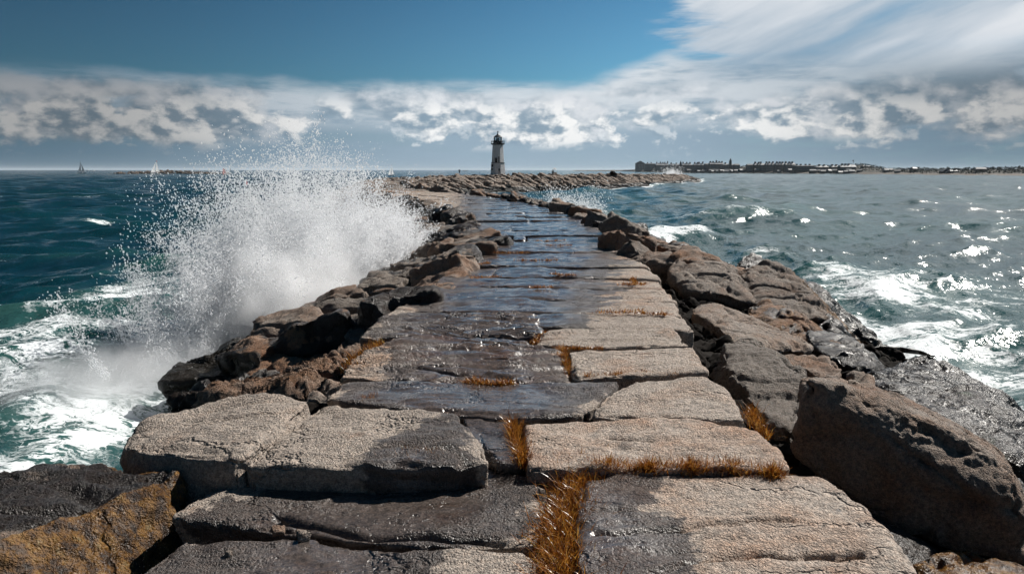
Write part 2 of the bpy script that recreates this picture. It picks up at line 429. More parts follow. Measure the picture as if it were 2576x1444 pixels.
def wet_field(X, Y):
    """where the film of water lies on the walkway (world coordinates)"""
    w = np.zeros_like(X)
    cl = np.interp(Y, [0, 3, 5, 6, 8, 10, 14, 20, 60], [-1.8, -1.2, -.35, -.3, -.35, -.1, .3, .8, .5])
    hw = np.interp(Y, [0, 3.4, 4.2, 5, 6, 8, 12, 20, 60], [1.0, 1.1, .9, .55, 1.1, 1.25, 1.5, 2.3, 4.5])
    w = 1.05 - np.abs(X - cl) / hw * .62
    return np.clip(w, -.3, 1.1)

def rock(name, pts, spacing, label, cat='boulder', group=None, wet=0.0, alg=0.0, green=0.0, tint=0.0, mat=None, wetmode=None, **kw):
    V, F, nrm = rock_geo(pts, spacing, **kw)
    if wetmode == 'path': wv = wet_field(V[:, 0], V[:, 1]) + wet
    else: wv = np.full(len(V), wet)
    av = np.full(len(V), alg) if not callable(alg) else alg(V, nrm)
    gv = np.full(len(V), green)
    o = mesh_obj(name, V, F, mat or GRANITE, attrs={'wet': wv, 'algae': av, 'green': gv, 'tint': np.full(len(V), tint), 'sheen': np.full(len(V), 1.0 if wetmode else 0.0)})
    return tag(o, label, cat, group, kind='thing')

def slab_pts(poly, zt, th=.55, tilt=(0, 0), under=.06):
    """px polygon of the top face -> hull points; tilt = dz per metre in x, y"""
    top = [unproj(x, y, zt) for x, y in poly]; c = np.mean(top, axis=0); out = []
    for p in top:
        dz = (p[0] - c[0]) * tilt[0] + (p[1] - c[1]) * tilt[1]
        out.append((p[0], p[1], zt + dz))
        out.append((c[0] + (p[0] - c[0]) * (1 - under), c[1] + (p[1] - c[1]) * (1 - under), zt - th))
    return out
SG = 'granite slabs paving the walkway'
def slab(poly, zt, label, sps=.022, tint=0.0, wet=0.0, cracks=(), th=.6, tilt=(0, 0), under=.06, **kw):
    cr = [([unproj(x, y, zt) for x, y in line], w, d) for line, w, d in cracks]
    kw = {**dict(k=44, low=.03, mid=.010, fine=.004, chip=.05, strata=.007), **kw}
    return rock('granite_slab', slab_pts(poly, zt, th, tilt, under), sps, label, 'slab', SG, wet=wet, tint=tint, wetmode='path',
                seed=len(bpy.data.objects), cracks=cr, **kw)

slab([(1462, 1212), (1560, 1190), (1800, 1192), (2085, 1205), (2200, 1300), (2290, 1415), (2380, 1560), (1480, 1560), (1448, 1400)], .02,
     'broad grey granite slab with a long crack at the bottom right of the walkway', wet=.62, sps=.018,
     cracks=[([(1500, 1352), (1640, 1345), (1760, 1330), (1880, 1315), (1990, 1318)], .018, .05), ([(1640, 1440), (1800, 1412), (1990, 1405), (2160, 1400)], .02, .06)])
slab([(585, 1188), (800, 1182), (1000, 1180), (1250, 1172), (1375, 1215), (1350, 1372), (1100, 1380), (830, 1335), (430, 1305), (440, 1280)], -.05,
     'dark wet granite slab with one pale dry patch beside the big orange weed clump', wet=.05, sps=.018,
     cracks=[([(700, 1300), (900, 1345), (1100, 1352), (1250, 1362)], .03, .08)])
slab([(470, 1352), (640, 1362), (900, 1392), (1100, 1384), (1360, 1402), (1420, 1560), (250, 1560), (335, 1444)], -.04,
     'slab cut off by the bottom edge, dark wet left half and pale right half', wet=-.05, sps=.018)
slab([(345, 1040), (440, 1018), (600, 992), (790, 1008), (765, 1040), (690, 1090), (595, 1165), (545, 1160), (330, 1092), (290, 1105)], .14,
     'pale brown raised slab end left of the diagonal crack, dark face toward the sea', tint=.25, wet=-.9, th=.62, tilt=(.08, .0), low=.05, mid=.018, k=18, under=-.12,
     cracks=[([(440, 1075), (560, 1058), (700, 1050), (800, 1018)], .015, .035)])
slab([(798, 1010), (1000, 1026), (1150, 1046), (1165, 1090), (1245, 1160), (1150, 1172), (1000, 1168), (800, 1160), (602, 1168), (700, 1092), (770, 1042)], .12,
     'big pale raised slab right of the diagonal crack with a wet dark corner', tint=.15, wet=-.25, th=.5, low=.045, mid=.016, k=18,
     cracks=[([(1010, 1125), (1110, 1130), (1180, 1160)], .02, .03)])
slab([(1165, 1052), (1290, 1062), (1318, 1168), (1252, 1168), (1172, 1090)], .0, 'small dark wet slab wedged between two pale ones, left of a thin weed strand', wet=.2)
slab([(1318, 1066), (1480, 1052), (1750, 1052), (1905, 1082), (1960, 1120), (1995, 1180), (1700, 1180), (1500, 1172), (1325, 1166)], .06,
     'pale slab with weed fringe along its front edge, left of the big dark boulder', wet=-.3, cracks=[([(1540, 1100), (1630, 1108)], .03, .04)])
slab([(865, 960), (1100, 962), (1435, 968), (1556, 962), (1500, 1000), (1484, 1034), (1462, 1042), (1300, 1052), (1150, 1042), (980, 1025), (815, 1002)], .03, 'wide dark wet slab crossing the walkway behind the raised pale slabs', wet=.22,
     cracks=[([(930, 1030), (1100, 1035), (1300, 1050)], .02, .03)])
slab([(1490, 1008), (1570, 958), (1780, 938), (1885, 1036), (1880, 1050), (1700, 1052), (1495, 1044)], .07, 'thick pale slab with a rounded front edge at the right edge of the walkway', wet=-.5, k=16)
slab([(1432, 884), (1600, 876), (1742, 878), (1785, 932), (1600, 946), (1445, 950)], .05, 'smooth light grey slab with orange moss along its front joint', wet=-.6)
slab([(880, 905), (1000, 852), (1280, 852), (1418, 884), (1436, 958), (1200, 962), (860, 955)], .02, 'large wet slab turning brown and dry toward the left edge', wet=.02, tint=.2,
     cracks=[([(1020, 925), (1150, 945), (1290, 950)], .03, .05), ([(1220, 905), (1380, 915)], .025, .035)], strata=.03)
slab([(1372, 832), (1500, 826), (1690, 822), (1735, 866), (1500, 872), (1345, 866)], .03, 'light slab behind the smooth one with a mossy left corner', wet=-.35)
slab([(965, 796), (1100, 790), (1350, 790), (1366, 846), (1100, 848), (905, 848)], .0, 'wet bluish slab with long ripples left of the mossy corner', wet=.25, strata=.03)

# remaining rows of the walkway
rows = [822, 786, 752, 722, 697, 674, 654, 636, 620, 606, 594, 583, 573, 564, 556, 549, 543, 537, 532, 527, 522.5, 518.5, 514.5, 511, 508, 505, 502, 499.5, 497, 495, 493, 491.2, 489.6, 488, 486.5, 485, 483.6, 482.2, 481, 479.8]
ORD = ['fifth', 'sixth', 'seventh', 'eighth', 'ninth', 'tenth', 'eleventh', 'twelfth', 'thirteenth', 'fourteenth', 'fifteenth']
def far_slab(i, a, b, s0, s1, jn):
    """block between lateral fractions a..b of the walkway, from arc s0 to s1"""
    pts = []
    zt = RNG.uniform(-.03, .05); h = []
    for s, fr in ((s0, a), (s0, b), (s1, b), (s1, a), ((s0 + s1) / 2, a), ((s0 + s1) / 2, b)):
        c, t, nn, hw, cz = sp(s); q = c + nn * hw * fr + RNG.normal(0, .03, 2)
        pts += [(q[0], q[1], cz + zt), (q[0], q[1], cz + zt - .5)]
    return pts
def arc_of_row(y):
    Yw = unproj(1288, y, 0)[1]
    return float(np.interp(Yw, C2[:, 1][:70], SARC[:70]))
for i in range(len(rows) - 1):
    s0, s1 = arc_of_row(rows[i + 1]), arc_of_row(rows[i])
    s0, s1 = min(s0, s1), max(s0, s1)
    g = .035 if i < 14 else .06
    nsp = random.choice([1, 2, 2, 3]) if i > 0 else 2
    cuts = [-1] + sorted(random.uniform(-.6, .6) for _ in range(nsp - 1)) + [1]
    for j in range(nsp):
        a, b = cuts[j], cuts[j + 1]
        if b - a < .2: continue
        pts = far_slab(i, a + (.015 if j else 0), b - .015, s0 + g, s1 - g * .3, j)
        where = 'right across the walkway' if nsp == 1 else ['at its left edge', 'at its right edge' if nsp == 2 else 'in its middle', 'at its right edge'][j]
        if i < len(ORD):
            lab = f'wet rippled slab in the {ORD[i]} row of paving from the front, {where}'
            if nsp == 1: lab = f'single long wet slab filling the {ORD[i]} row of paving from the front'
        else: lab = 'thin-looking wet slab in the distant rows of the walkway paving'
        d = (s0 + s1) / 2
        rock('granite_slab', pts, max(.045, .0035 * d), lab, 'slab', SG if i < len(ORD) else 'distant rows of paving slabs', wetmode='path', wet=.16,
             seed=100 + i * 5 + j, k=34, low=.03, mid=.010, fine=.003 if d < 25 else 0, chip=.06, strata=.010, maxn=90, tint=random.uniform(-.1, .25))
# beyond the bend the walkway shows only as a flat surface of big blocks
s = arc_of_row(479.8) + 1
while s < 150:
    for a, b in ((-1, -.1), (-.08, 1)):
        rock('granite_slab', far_slab(0, a, b, s + .05, s + 2.3, 0), .35, 'thin-looking wet slab in the distant rows of the walkway paving', 'slab', 'distant rows of paving slabs',
             wet=.1 if s > 122 else .4, mat=GRANITE_FAR, seed=int(s), k=18, low=.08, mid=.03, fine=0, maxn=20)
    s += 2.35

# ------------------------------------------------------------ boulders placed by hand
LB, RB = 'boulders on the left bank', 'boulders on the right bank'
def prism(front, back_shift, extra=()):
    """front = list of (px,py,Y); back copy shifted by a world vector"""
    f = [at(*p) for p in front]; s = np.array(back_shift)
    return [*f, *[tuple(np.array(p) + s) for p in f], *extra]
def brock(pts, sps, label, grp, **kw):
    kw = {**dict(k=30, low=.09, mid=.045, fine=.012, chip=.11, seed=len(bpy.data.objects) * 1.7), **kw}
    return rock('boulder', pts, sps, label, 'boulder', grp, **kw)
# right bank
brock([at(1992, 1135, 5.45), at(2085, 1225, 5.2), at(2310, 1380, 4.8), at(2590, 1420, 4.5), at(2018, 955, 5.4), at(2062, 934, 5.42), at(2130, 958, 5.35),
       at(2290, 1018, 5.15), at(2475, 1125, 4.85), at(2545, 1185, 4.7), at(2585, 1300, 4.5),
       (2.75, 6.35, .05), (3.6, 6.2, -.05), (4.4, 5.9, -.45), (4.6, 5.5, -1.0), (3.0, 6.2, -.8), (4.2, 5.0, -1.2)], .028,
      'huge dark brown boulder leaning at the right edge in its own shadow', RB, k=40, low=.05, mid=.02, tint=.35, wet=-.6, maxn=170,
      )
brock([at(1818, 858, 8.6), at(1850, 846, 8.9), at(1905, 846, 9.0), at(1990, 905, 8.3), at(2040, 955, 7.4), at(2000, 1030, 6.6), at(1985, 1095, 6.0), at(1905, 1035, 6.5), at(1850, 975, 7.2), at(1815, 905, 7.9),
       (3.3, 9.0, -.6), (3.6, 8.0, -.8), (3.1, 6.4, -.9), (2.3, 6.4, -.9), (2.3, 8.2, -.9)], .03,
      'tall rounded pale boulder with a wavy ridge beside the third slab from the front right', RB, k=14, low=.09, mid=.03, wet=-.4)
brock([at(1735, 768, 11.4), at(1800, 758, 11.8), at(1850, 775, 11.6), at(1960, 820, 10.7), at(2045, 862, 9.9), at(2050, 885, 9.6), at(1960, 895, 9.3), at(1880, 878, 9.2), at(1790, 812, 10.2), at(1740, 785, 10.9),
       (4.6, 10.2, -.9), (3.2, 9.6, -.8), (3.0, 11.5, -.7), (4.2, 11.6, -.8)], .035,
      'long smooth grey block slanting down to the sea behind the tall rounded boulder', RB, k=16, low=.05, mid=.015, wet=-.5)
brock([at(1870, 775, 13.0), at(1900, 752, 13.4), at(1935, 750, 13.4), at(2010, 790, 12.6), at(2100, 850, 11.2), at(2120, 880, 10.6), at(2040, 862, 11.0), at(1960, 825, 11.8), at(1885, 795, 12.5),
       (6.2, 12.0, -1.4), (4.6, 12.0, -1.3), (5.0, 13.6, -1.2)], .035, 'brown wet boulder with an orange stain under the ochre-sided one', RB, wet=.45, alg=.42, tint=.3)
brock([at(1682, 680, 14.4), at(1705, 655, 15.0), at(1745, 646, 15.2), at(1830, 655, 15.2), at(1850, 682, 14.8), at(1835, 742, 13.4), at(1770, 740, 13.4), at(1700, 725, 13.8),
       (5.6, 15.6, -.9), (3.6, 15.6, -.8), (3.6, 13.9, -.8), (5.2, 13.6, -.9)], .035, 'dark blocky boulder nearest the walkway in front of the ochre-sided one', RB, tint=.2, wet=-.2)
brock([at(1845, 735, 14.2), at(1868, 676, 15.2), at(1935, 655, 15.8), at(1992, 672, 15.6), at(2060, 735, 14.2), at(2085, 800, 12.8), at(2010, 800, 12.7), at(1900, 765, 13.3),
       (7.8, 14.4, -1.9), (5.2, 16.4, -1.5), (5.0, 13.6, -1.6), (7.0, 16.0, -1.7)], .035, 'big boulder with one ochre side facing right', RB, tint=.25,
      alg=lambda V, n: np.clip((V[:, 0] - 6.2) * .8 + .3, 0, .85))
brock([at(1850, 655, 18.5), at(1885, 632, 19.0), at(1915, 642, 18.9), at(1965, 690, 18.0), at(1960, 710, 17.5), at(1860, 700, 17.8), (8.2, 18.5, -2), (6.6, 19.8, -2), (6.2, 17.4, -2)], .05,
      'pointed black wet boulder rising behind the ochre-sided one', RB, wet=.8, low=.16)
brock([at(1960, 700, 18.2), at(2000, 690, 18.6), at(2060, 720, 17.4), at(2085, 755, 16.2), at(2050, 770, 15.6), at(1980, 730, 16.8), (9.2, 16.5, -2.2), (7.2, 18.6, -2.2), (7.0, 16, -2.2)], .05,
      'low dark boulder at the waterline behind the ochre-sided one', RB, wet=.6)
brock([at(2050, 815, 12.6), at(2080, 785, 13.2), at(2110, 815, 12.6), at(2125, 850, 11.9), at(2100, 872, 11.4), at(2060, 860, 11.6), (7.7, 12.6, -2.1), (6.6, 13.4, -2.1), (6.2, 11.8, -2)], .04,
      'small black knob of rock at the waterline right of the brown wet boulder', RB, wet=.8)
brock([at(2030, 832, 11.6), at(2080, 826, 11.8), at(2140, 845, 11.3), at(2190, 880, 10.5), at(2200, 930, 9.6), at(2150, 935, 9.5), at(2100, 905, 9.9), at(2040, 870, 10.6), (6.7, 10.4, -2), (5.2, 11.6, -1.8), (5.0, 9.6, -1.8)], .035,
      'black angular boulder low on the right bank in front of the white foam', RB, wet=.7)
brock([at(1955, 905, 9.0), at(2010, 892, 9.3), at(2090, 900, 9.1), at(2125, 925, 8.7), at(2120, 955, 8.2), at(2060, 945, 8.2), at(1990, 930, 8.4), (5.0, 9.2, -1.6), (3.8, 9.2, -1.2), (4.8, 8.2, -1.5)], .03,
      'flat reddish block with a dark front between two smooth pale rocks', RB, tint=.4)
brock([at(1935, 925, 8.9), at(1990, 930, 8.6), at(2060, 950, 8.2), at(2100, 985, 7.7), at(2140, 1030, 7.0), at(2060, 1010, 7.0), at(1990, 985, 7.4), (4.8, 7.6, -1.5), (3.3, 8.6, -1.2), (3.2, 7.0, -1.2)], .03,
      'pale slanting slab disappearing behind the huge dark brown boulder', RB, k=16, low=.05)
brock([at(2140, 930, 8.9), at(2175, 925, 9.0), at(2190, 955, 8.5), at(2205, 985, 8.0), at(2150, 975, 8.0), (4.9, 8.8, -1.9), (4.2, 8.9, -1.7), (4.2, 7.9, -1.7), (4.7, 7.9, -1.9)], .03,
      'small grey wedge of rock between the huge boulder and the glistening wet ones', RB, wet=.3)
brock([at(2185, 935, 9.4), at(2250, 905, 10.0), at(2330, 882, 10.6), at(2380, 895, 10.4), at(2440, 940, 9.8), at(2560, 1010, 9.0), at(2450, 1010, 8.5), at(2300, 990, 8.3), at(2200, 965, 8.5), (8.4, 9.4, -2.2), (5.4, 10.8, -2.2), (5.2, 8.3, -2.0), (7.2, 8.3, -2.2)], .04,
      'glistening black wet boulder at the waterline on the far right', RB, wet=1.0, low=.12, mid=.03, chip=.07, alg=.1)
brock([at(2200, 1000, 7.9), at(2300, 985, 8.2), at(2420, 950, 8.7), at(2520, 985, 8.4), at(2700, 1080, 7.8), at(2700, 1200, 6.6), at(2560, 1160, 6.4), at(2400, 1090, 6.7), at(2250, 1040, 7.2), (7.6, 7.8, -2.2), (4.4, 8.4, -2.0), (4.4, 6.9, -2.0), (6.6, 6.4, -2.2)], .035,
      'broad wet boulder with patches of green weed behind the huge dark brown one', RB, wet=.95, low=.10, mid=.03, green=.35, chip=.06)
brock([at(2150, 1010, 7.3), at(2230, 1015, 7.4), at(2380, 1090, 6.7), at(2560, 1200, 5.9), at(2700, 1290, 5.4), at(2500, 1250, 5.2), (5.6, 5.6, -1.8), (3.6, 6.6, -1.6), (5.8, 6.4, -1.8)], .035,
      'wet algae-covered ledge just behind the top edge of the huge boulder', RB, wet=.8, green=.3, alg=.35, low=.08, mid=.03)
brock([at(2300, 1440, 4.1), at(2325, 1392, 4.35), at(2400, 1370, 4.5), at(2500, 1385, 4.4), at(2640, 1430, 4.2), at(2640, 1560, 3.7), at(2300, 1560, 3.7), (3.4, 4.5, -1.4), (2.2, 4.4, -1.4), (2.2, 3.6, -1.4), (3.3, 3.6, -1.4)], .022,
      'orange-brown wet rock in the bottom right corner', RB, wet=.8, alg=.62, low=.05, mid=.03)
brock([at(2080, 1225, 4.95), at(2200, 1290, 4.75), at(2350, 1370, 4.55), at(2330, 1450, 4.1), at(2240, 1400, 4.3), (2.3, 4.9, -1.3), (3.1, 4.6, -1.3), (2.6, 4.0, -1.3)], .04,
      'black rock deep in the gap under the huge boulder', RB, wet=.9, low=.03, mid=.02, chip=.03)
# left bank
def alg_left(V, n):
    top = (n[:, 2] > .6) & (V[:, 1] > 0)
    return np.where(n[:, 2] > .80, .27, .58)
brock([at(-260, 1235, 3.95), at(60, 1188, 4.25), at(170, 1165, 4.42), at(300, 1172, 4.36), at(446, 1178, 4.25), at(0, 1352, 3.45), at(-300, 1462, 3.0),
       at(474, 1258, 4.14), at(446, 1350, 3.98), at(346, 1480, 3.62), at(0, 1660, 3.0), (-4.6, 3.6, -1.2), (-3.6, 4.5, -1.2), (-2.2, 4.4, -1.1), (-2.05, 3.4, -1.2), (-2.7, 2.7, -1.2)], .02,
      'rust-orange wet ledge with a yellow algae-streaked face at the bottom left corner', LB, wet=.62, alg=alg_left, k=60, low=.05, mid=.035, chip=.09, tint=.6, maxn=190)
brock([at(513, 935, 11.6), at(520, 905, 11.9), at(560, 882, 12.2), at(640, 840, 12.9), at(710, 798, 13.8), at(790, 790, 14.0), at(790, 830, 13.0), at(700, 905, 11.6), at(600, 955, 10.9), at(540, 960, 10.9),
       (-6.2, 12.3, -2.2), (-4.6, 13.8, -2.2), (-4.2, 11.5, -2.1), (-5.4, 10.8, -2.2)], .04, 'dark grey spray-wetted block poking out toward the waves on the left', LB, wet=.55, k=18, low=.08, mid=.02)
brock([at(572, 1000, 9.5), at(600, 945, 10.0), at(650, 915, 10.3), at(690, 880, 10.8), at(790, 868, 10.9), at(830, 905, 10.2), at(800, 945, 9.6), at(700, 965, 9.4), at(620, 990, 9.2),
       (-4.0, 10.6, -1.9), (-2.6, 10.6, -1.5), (-2.6, 9.4, -1.5), (-3.8, 9.2, -1.9)], .03, 'brown angular block in front of the dark spray-wetted one', LB, tint=.55, wet=-.1)
brock([at(420, 1012, 8.8), at(520, 975, 9.2), at(640, 935, 9.5), at(700, 945, 9.3), at(640, 985, 8.8), at(520, 1010, 8.5), (-4.6, 9.0, -2.1), (-3.1, 9.5, -1.8), (-3.1, 8.5, -1.8)], .03,
      'black layered ledge sloping into the wash behind the raised pale slab', LB, wet=.6, strata=.08, mid=.05)
brock([at(500, 1003, 8.3), at(640, 965, 8.7), at(760, 925, 9.0), at(842, 895, 9.2), at(862, 945, 8.5), at(840, 985, 7.9), at(760, 995, 7.7), at(620, 1000, 7.9), (-3.7, 8.2, -1.6), (-2.0, 8.8, -.9), (-2.0, 7.8, -.9), (-3.0, 7.8, -1.4)], .028,
      'striped brown rock with thin pale ridges behind the raised pale slab', LB, tint=.5, strata=.10, mid=.04, wet=-.1)
brock([at(790, 1005, 7.2), at(800, 965, 7.5), at(850, 950, 7.7), at(890, 965, 7.6), at(910, 1005, 7.1), (-2.4, 7.6, -.6), (-1.5, 7.8, -.6), (-1.5, 7.1, -.6), (-2.3, 7.0, -.6)], .025,
      'small rounded grey stone tucked between the striped rock and the paving', LB, k=8, wet=.1)
brock([at(830, 900, 9.4), at(860, 850, 10.0), at(885, 815, 10.6), at(925, 830, 10.4), at(915, 875, 9.6), at(880, 925, 8.9), (-2.6, 10.4, -.8), (-1.6, 10.4, -.7), (-1.7, 9, -.7), (-2.5, 9, -.8)], .03,
      'upright brown block at the left edge of the paving next to yellow weed', LB, tint=.5)
brock([at(760, 880, 11.0), at(800, 830, 11.8), at(850, 805, 12.2), at(880, 830, 11.6), at(850, 870, 10.8), (-3.6, 12.2, -1.6), (-2.6, 12.4, -1.3), (-2.6, 11, -1.3), (-3.6, 10.9, -1.6)], .03,
      'reddish boulder above the brown angular block', LB, tint=.6)
brock([at(770, 850, 12.6), at(850, 795, 13.4), at(950, 755, 14.0), at(985, 770, 13.6), at(900, 820, 12.4), at(820, 860, 11.9), (-4.2, 13, -1.8), (-2.4, 14, -1.2), (-2.4, 12.2, -1.2)], .035,
      'long black slanting rock in the foot of the spray', LB, wet=.5)

# ------------------------------------------------------------ boulders of the banks, from s = 11 m on
def box_hull(dx, dy, dz, rng):
    pts = []
    for sx in (-1, 1):
        for sy in (-1, 1):
            for sz in (-1, 1):
                j = rng.uniform(.62, 1.0, 3); pts.append((sx * dx / 2 * j[0], sy * dy / 2 * j[1], sz * dz / 2 * j[2]))
    for _ in range(9):
        v = rng.normal(size=3); v /= np.linalg.norm(v); pts.append(tuple(v * np.array([dx, dy, dz]) * rng.uniform(.46, .6)))
    return np.array(pts)
def rotm(a, b, c):
    ca, sa, cb, sb, cc, sc = math.cos(a), math.sin(a), math.cos(b), math.sin(b), math.cos(c), math.sin(c)
    Z = np.array([[ca, -sa, 0], [sa, ca, 0], [0, 0, 1]]); Y = np.array([[cb, 0, sb], [0, 1, 0], [-sb, 0, cb]]); X = np.array([[1, 0, 0], [0, cc, -sc], [0, sc, cc]])
    return Z @ Y @ X
def bank(side, s0, s1, group, labels, seed):
    rng = np.random.default_rng(seed); s = s0; cnt = 0
    while s < s1:
        big = 1.0 if s < 30 else .9
        for row in range(5):
            c, t, nn, hw, cz = sp(s + rng.uniform(-.4, .4))
            off = .25 + row * 1.15 + rng.uniform(-.25, .25)
            if off > (5.0 if side > 0 else 4.6): continue
            q = c + nn * side * (hw + off)
            z = -.28 - off * .37 + rng.uniform(-.12, .22) + (rng.uniform(0, .32) if side > 0 and row < 3 else 0)
            dx, dy, dz = rng.uniform(1.1, 1.9) * big, rng.uniform(.8, 1.25) * big, rng.uniform(.6, .95) * big
            yaw = math.atan2(nn[1] * side, nn[0] * side) + rng.uniform(-.6, .6)
            M = rotm(yaw, rng.uniform(-.05, .5), rng.uniform(-.35, .35))
            P = box_hull(dx, dy, dz, rng) @ M.T + np.array([q[0], q[1], z + .05])
            lab = labels(s, row, off)
            brock(P, max(.05, .0038 * s), lab, group, k=30, low=.09, mid=.045, fine=.012 if s < 30 else 0, chip=.09, wet=(.2 if side > 0 else .38) + (.25 if s > 24 else 0) + rng.uniform(-.4, .3),
                  tint=rng.uniform(-.1, .5), mat=GRANITE if s < 45 else GRANITE_FAR, maxn=50)
            cnt += 1
        s += 1.15 if s < 35 else 1.6
    return cnt
rowname = ['against the edge of the paving', 'one step down from the paving', 'halfway down the bank', 'low on the bank', 'at the waterline']
ORDS = ['first', 'second', 'third', 'fourth', 'fifth', 'sixth', 'seventh', 'eighth', 'ninth', 'tenth', 'eleventh', 'twelfth', 'thirteenth', 'fourteenth', 'fifteenth', 'sixteenth', 'seventeenth', 'eighteenth', 'nineteenth', 'twentieth']
ROWN = ['row touching the paving', 'second row from the paving', 'middle row', 'row above the waterline', 'waterline row']
_cnt = {}
def ordlab(side, row):
    k = _cnt[side, row] = _cnt.get((side, row), -1) + 1
    return f'{ORDS[min(k, 19)]} boulder from the front, {side}-bank {ROWN[row]}'
def lab_r(s, row, off):
    if s > 34: return 'small dark boulder on the far stretch of the right bank'
    return ordlab('right', row) + ', past the ochre-sided one'
def lab_l(s, row, off):
    if s > 34: return 'small dark boulder on the far stretch of the left bank'
    return ordlab('left', row) + ', by the spray'
S_OFF = 4.0                                        # the path starts 4 m behind the camera
n1 = bank(+1, 15.5 + S_OFF, 62, 'boulders on the right bank beyond the near blocks', lab_r, 5)
n2 = bank(-1, 10.5 + S_OFF, 62, 'boulders on the left bank behind the spray', lab_l, 6)
print('bank boulders', n1, n2)

# ------------------------------------------------------------ far rubble mound: shared prototypes
protos = []
for i in range(10):
    rng = np.random.default_rng(40 + i)
    V, F, nr2 = rock_geo(box_hull(1, 1, 1, rng) * np.array([2.3, 1.25, .95]), .13, k=26, low=.10, mid=.07, fine=0, chip=.14, seed=i * 3.3, maxn=18)
    protos.append((V, F))
pm = []
for i, (V, F) in enumerate(protos):
    me = bpy.data.meshes.new('rubble_block'); me.from_pydata(V.tolist(), [], F.tolist()); me.update()
    me.polygons.foreach_set('use_smooth', np.ones(len(me.polygons), bool)); me.materials.append(GRANITE_FAR)
    pm.append(me)
rng = np.random.default_rng(77); blocks = []
s = 66.0
while s < SARC[-1] - 1:
    c, t, nn, hw, cz = sp(s)
    for side in (1, -1):
        nrow = 6 if side > 0 else 3
        for row in range(nrow):
            off = -.3 + row * .98 + rng.uniform(-.2, .2)
            q = c + t * rng.uniform(-.7, .7) + nn * side * (hw + off)
            z = cz - .36 - max(off, 0) * (cz + 2.1) / 5.2 + rng.uniform(-.15, .2)
            yaw = math.atan2(nn[1] * side, nn[0] * side) + rng.uniform(.25, .9) * side
            blocks.append((q[0], q[1], z, yaw, rng.uniform(.1, .55), rng.uniform(-.3, .45), rng.uniform(.75, 1.25), side))
    if 112 < s:
        for k in range(2):
            q = c + nn * rng.uniform(-1, 1) * hw * .8 + t * rng.uniform(-.8, .8)
            blocks.append((q[0], q[1], cz - .38 + rng.uniform(-.08, .12), rng.uniform(0, 6.28), rng.uniform(-.15, .15), rng.uniform(-.15, .15), rng.uniform(.8, 1.3), 1))
    s += 1.45
def look_key(b): return (0 if b[7] > 0 else 1, math.hypot(b[0], b[1]))
blocks.sort(key=look_key)
N_IND = max(60, 296 - 21 - n1 - n2)
from mathutils import Euler
VV, FF, base = [], [], 0
for i, b in enumerate(blocks):
    if i < N_IND:
        o = bpy.data.objects.new('boulder', pm[i % 10]); scene.collection.objects.link(o)
        o.location = b[:3]; o.rotation_euler = (b[5], b[4], b[3]); o.scale = (b[6],) * 3
        tag(o, 'pale weathered granite block in the far rubble mound where the breakwater bends', 'boulder', 'blocks of the far rubble mound')
    else:
        V, F = protos[i % 10]; M = np.array(Euler((b[5], b[4], b[3])).to_matrix())
        VV.append(V @ M.T * b[6] + np.array(b[:3])); FF.append(F + base); base += len(V)
tag(mesh_obj('rubble_mound', np.concatenate(VV), np.concatenate(FF), GRANITE_FAR), 'rubble of pale granite blocks on the distant arm of the breakwater beyond the lighthouse', 'rubble', kind='stuff')
print('mound', len(blocks), 'individual', N_IND)

rg = np.random.default_rng(123); VV, FF, base = [], [], 0
for i in range(2600):
    s_ = rg.uniform(10, 60) if i % 3 else rg.uniform(10, 24); side = rg.choice([-1, 1]); off = rg.uniform(-.5, 5.6 if side > 0 else 3.6)
    c, t, nn, hw, cz = sp(s_); q = c + nn * side * (hw + off); xs = [-3.3, -.9, 0] if side < 0 else [0, .9, 3.6, 6.6]
    zc = np.interp(off, [0, .9, 3.3, 6], [-.62, -.95, -2.15, -3.4]) if side < 0 else np.interp(off, [0, .9, 3.6, 6.6], [-.55, -.75, -1.45, -2.5])
    V, F = protos[i % 10]; M = np.array(Euler(tuple(rg.uniform(-.7, .7, 2)) + (rg.uniform(0, 6.3),)).to_matrix())
    V = V[:] @ M.T * rg.uniform(.14, .30) + np.array([q[0], q[1], zc + .02]); VV.append(V); FF.append(F + base); base += len(V)
V = np.concatenate(VV)
tag(mesh_obj('rubble_fill', V, np.concatenate(FF), CORE_MAT), 'small dark wet stones choking the gaps under the slabs and boulders', 'rubble', kind='stuff')

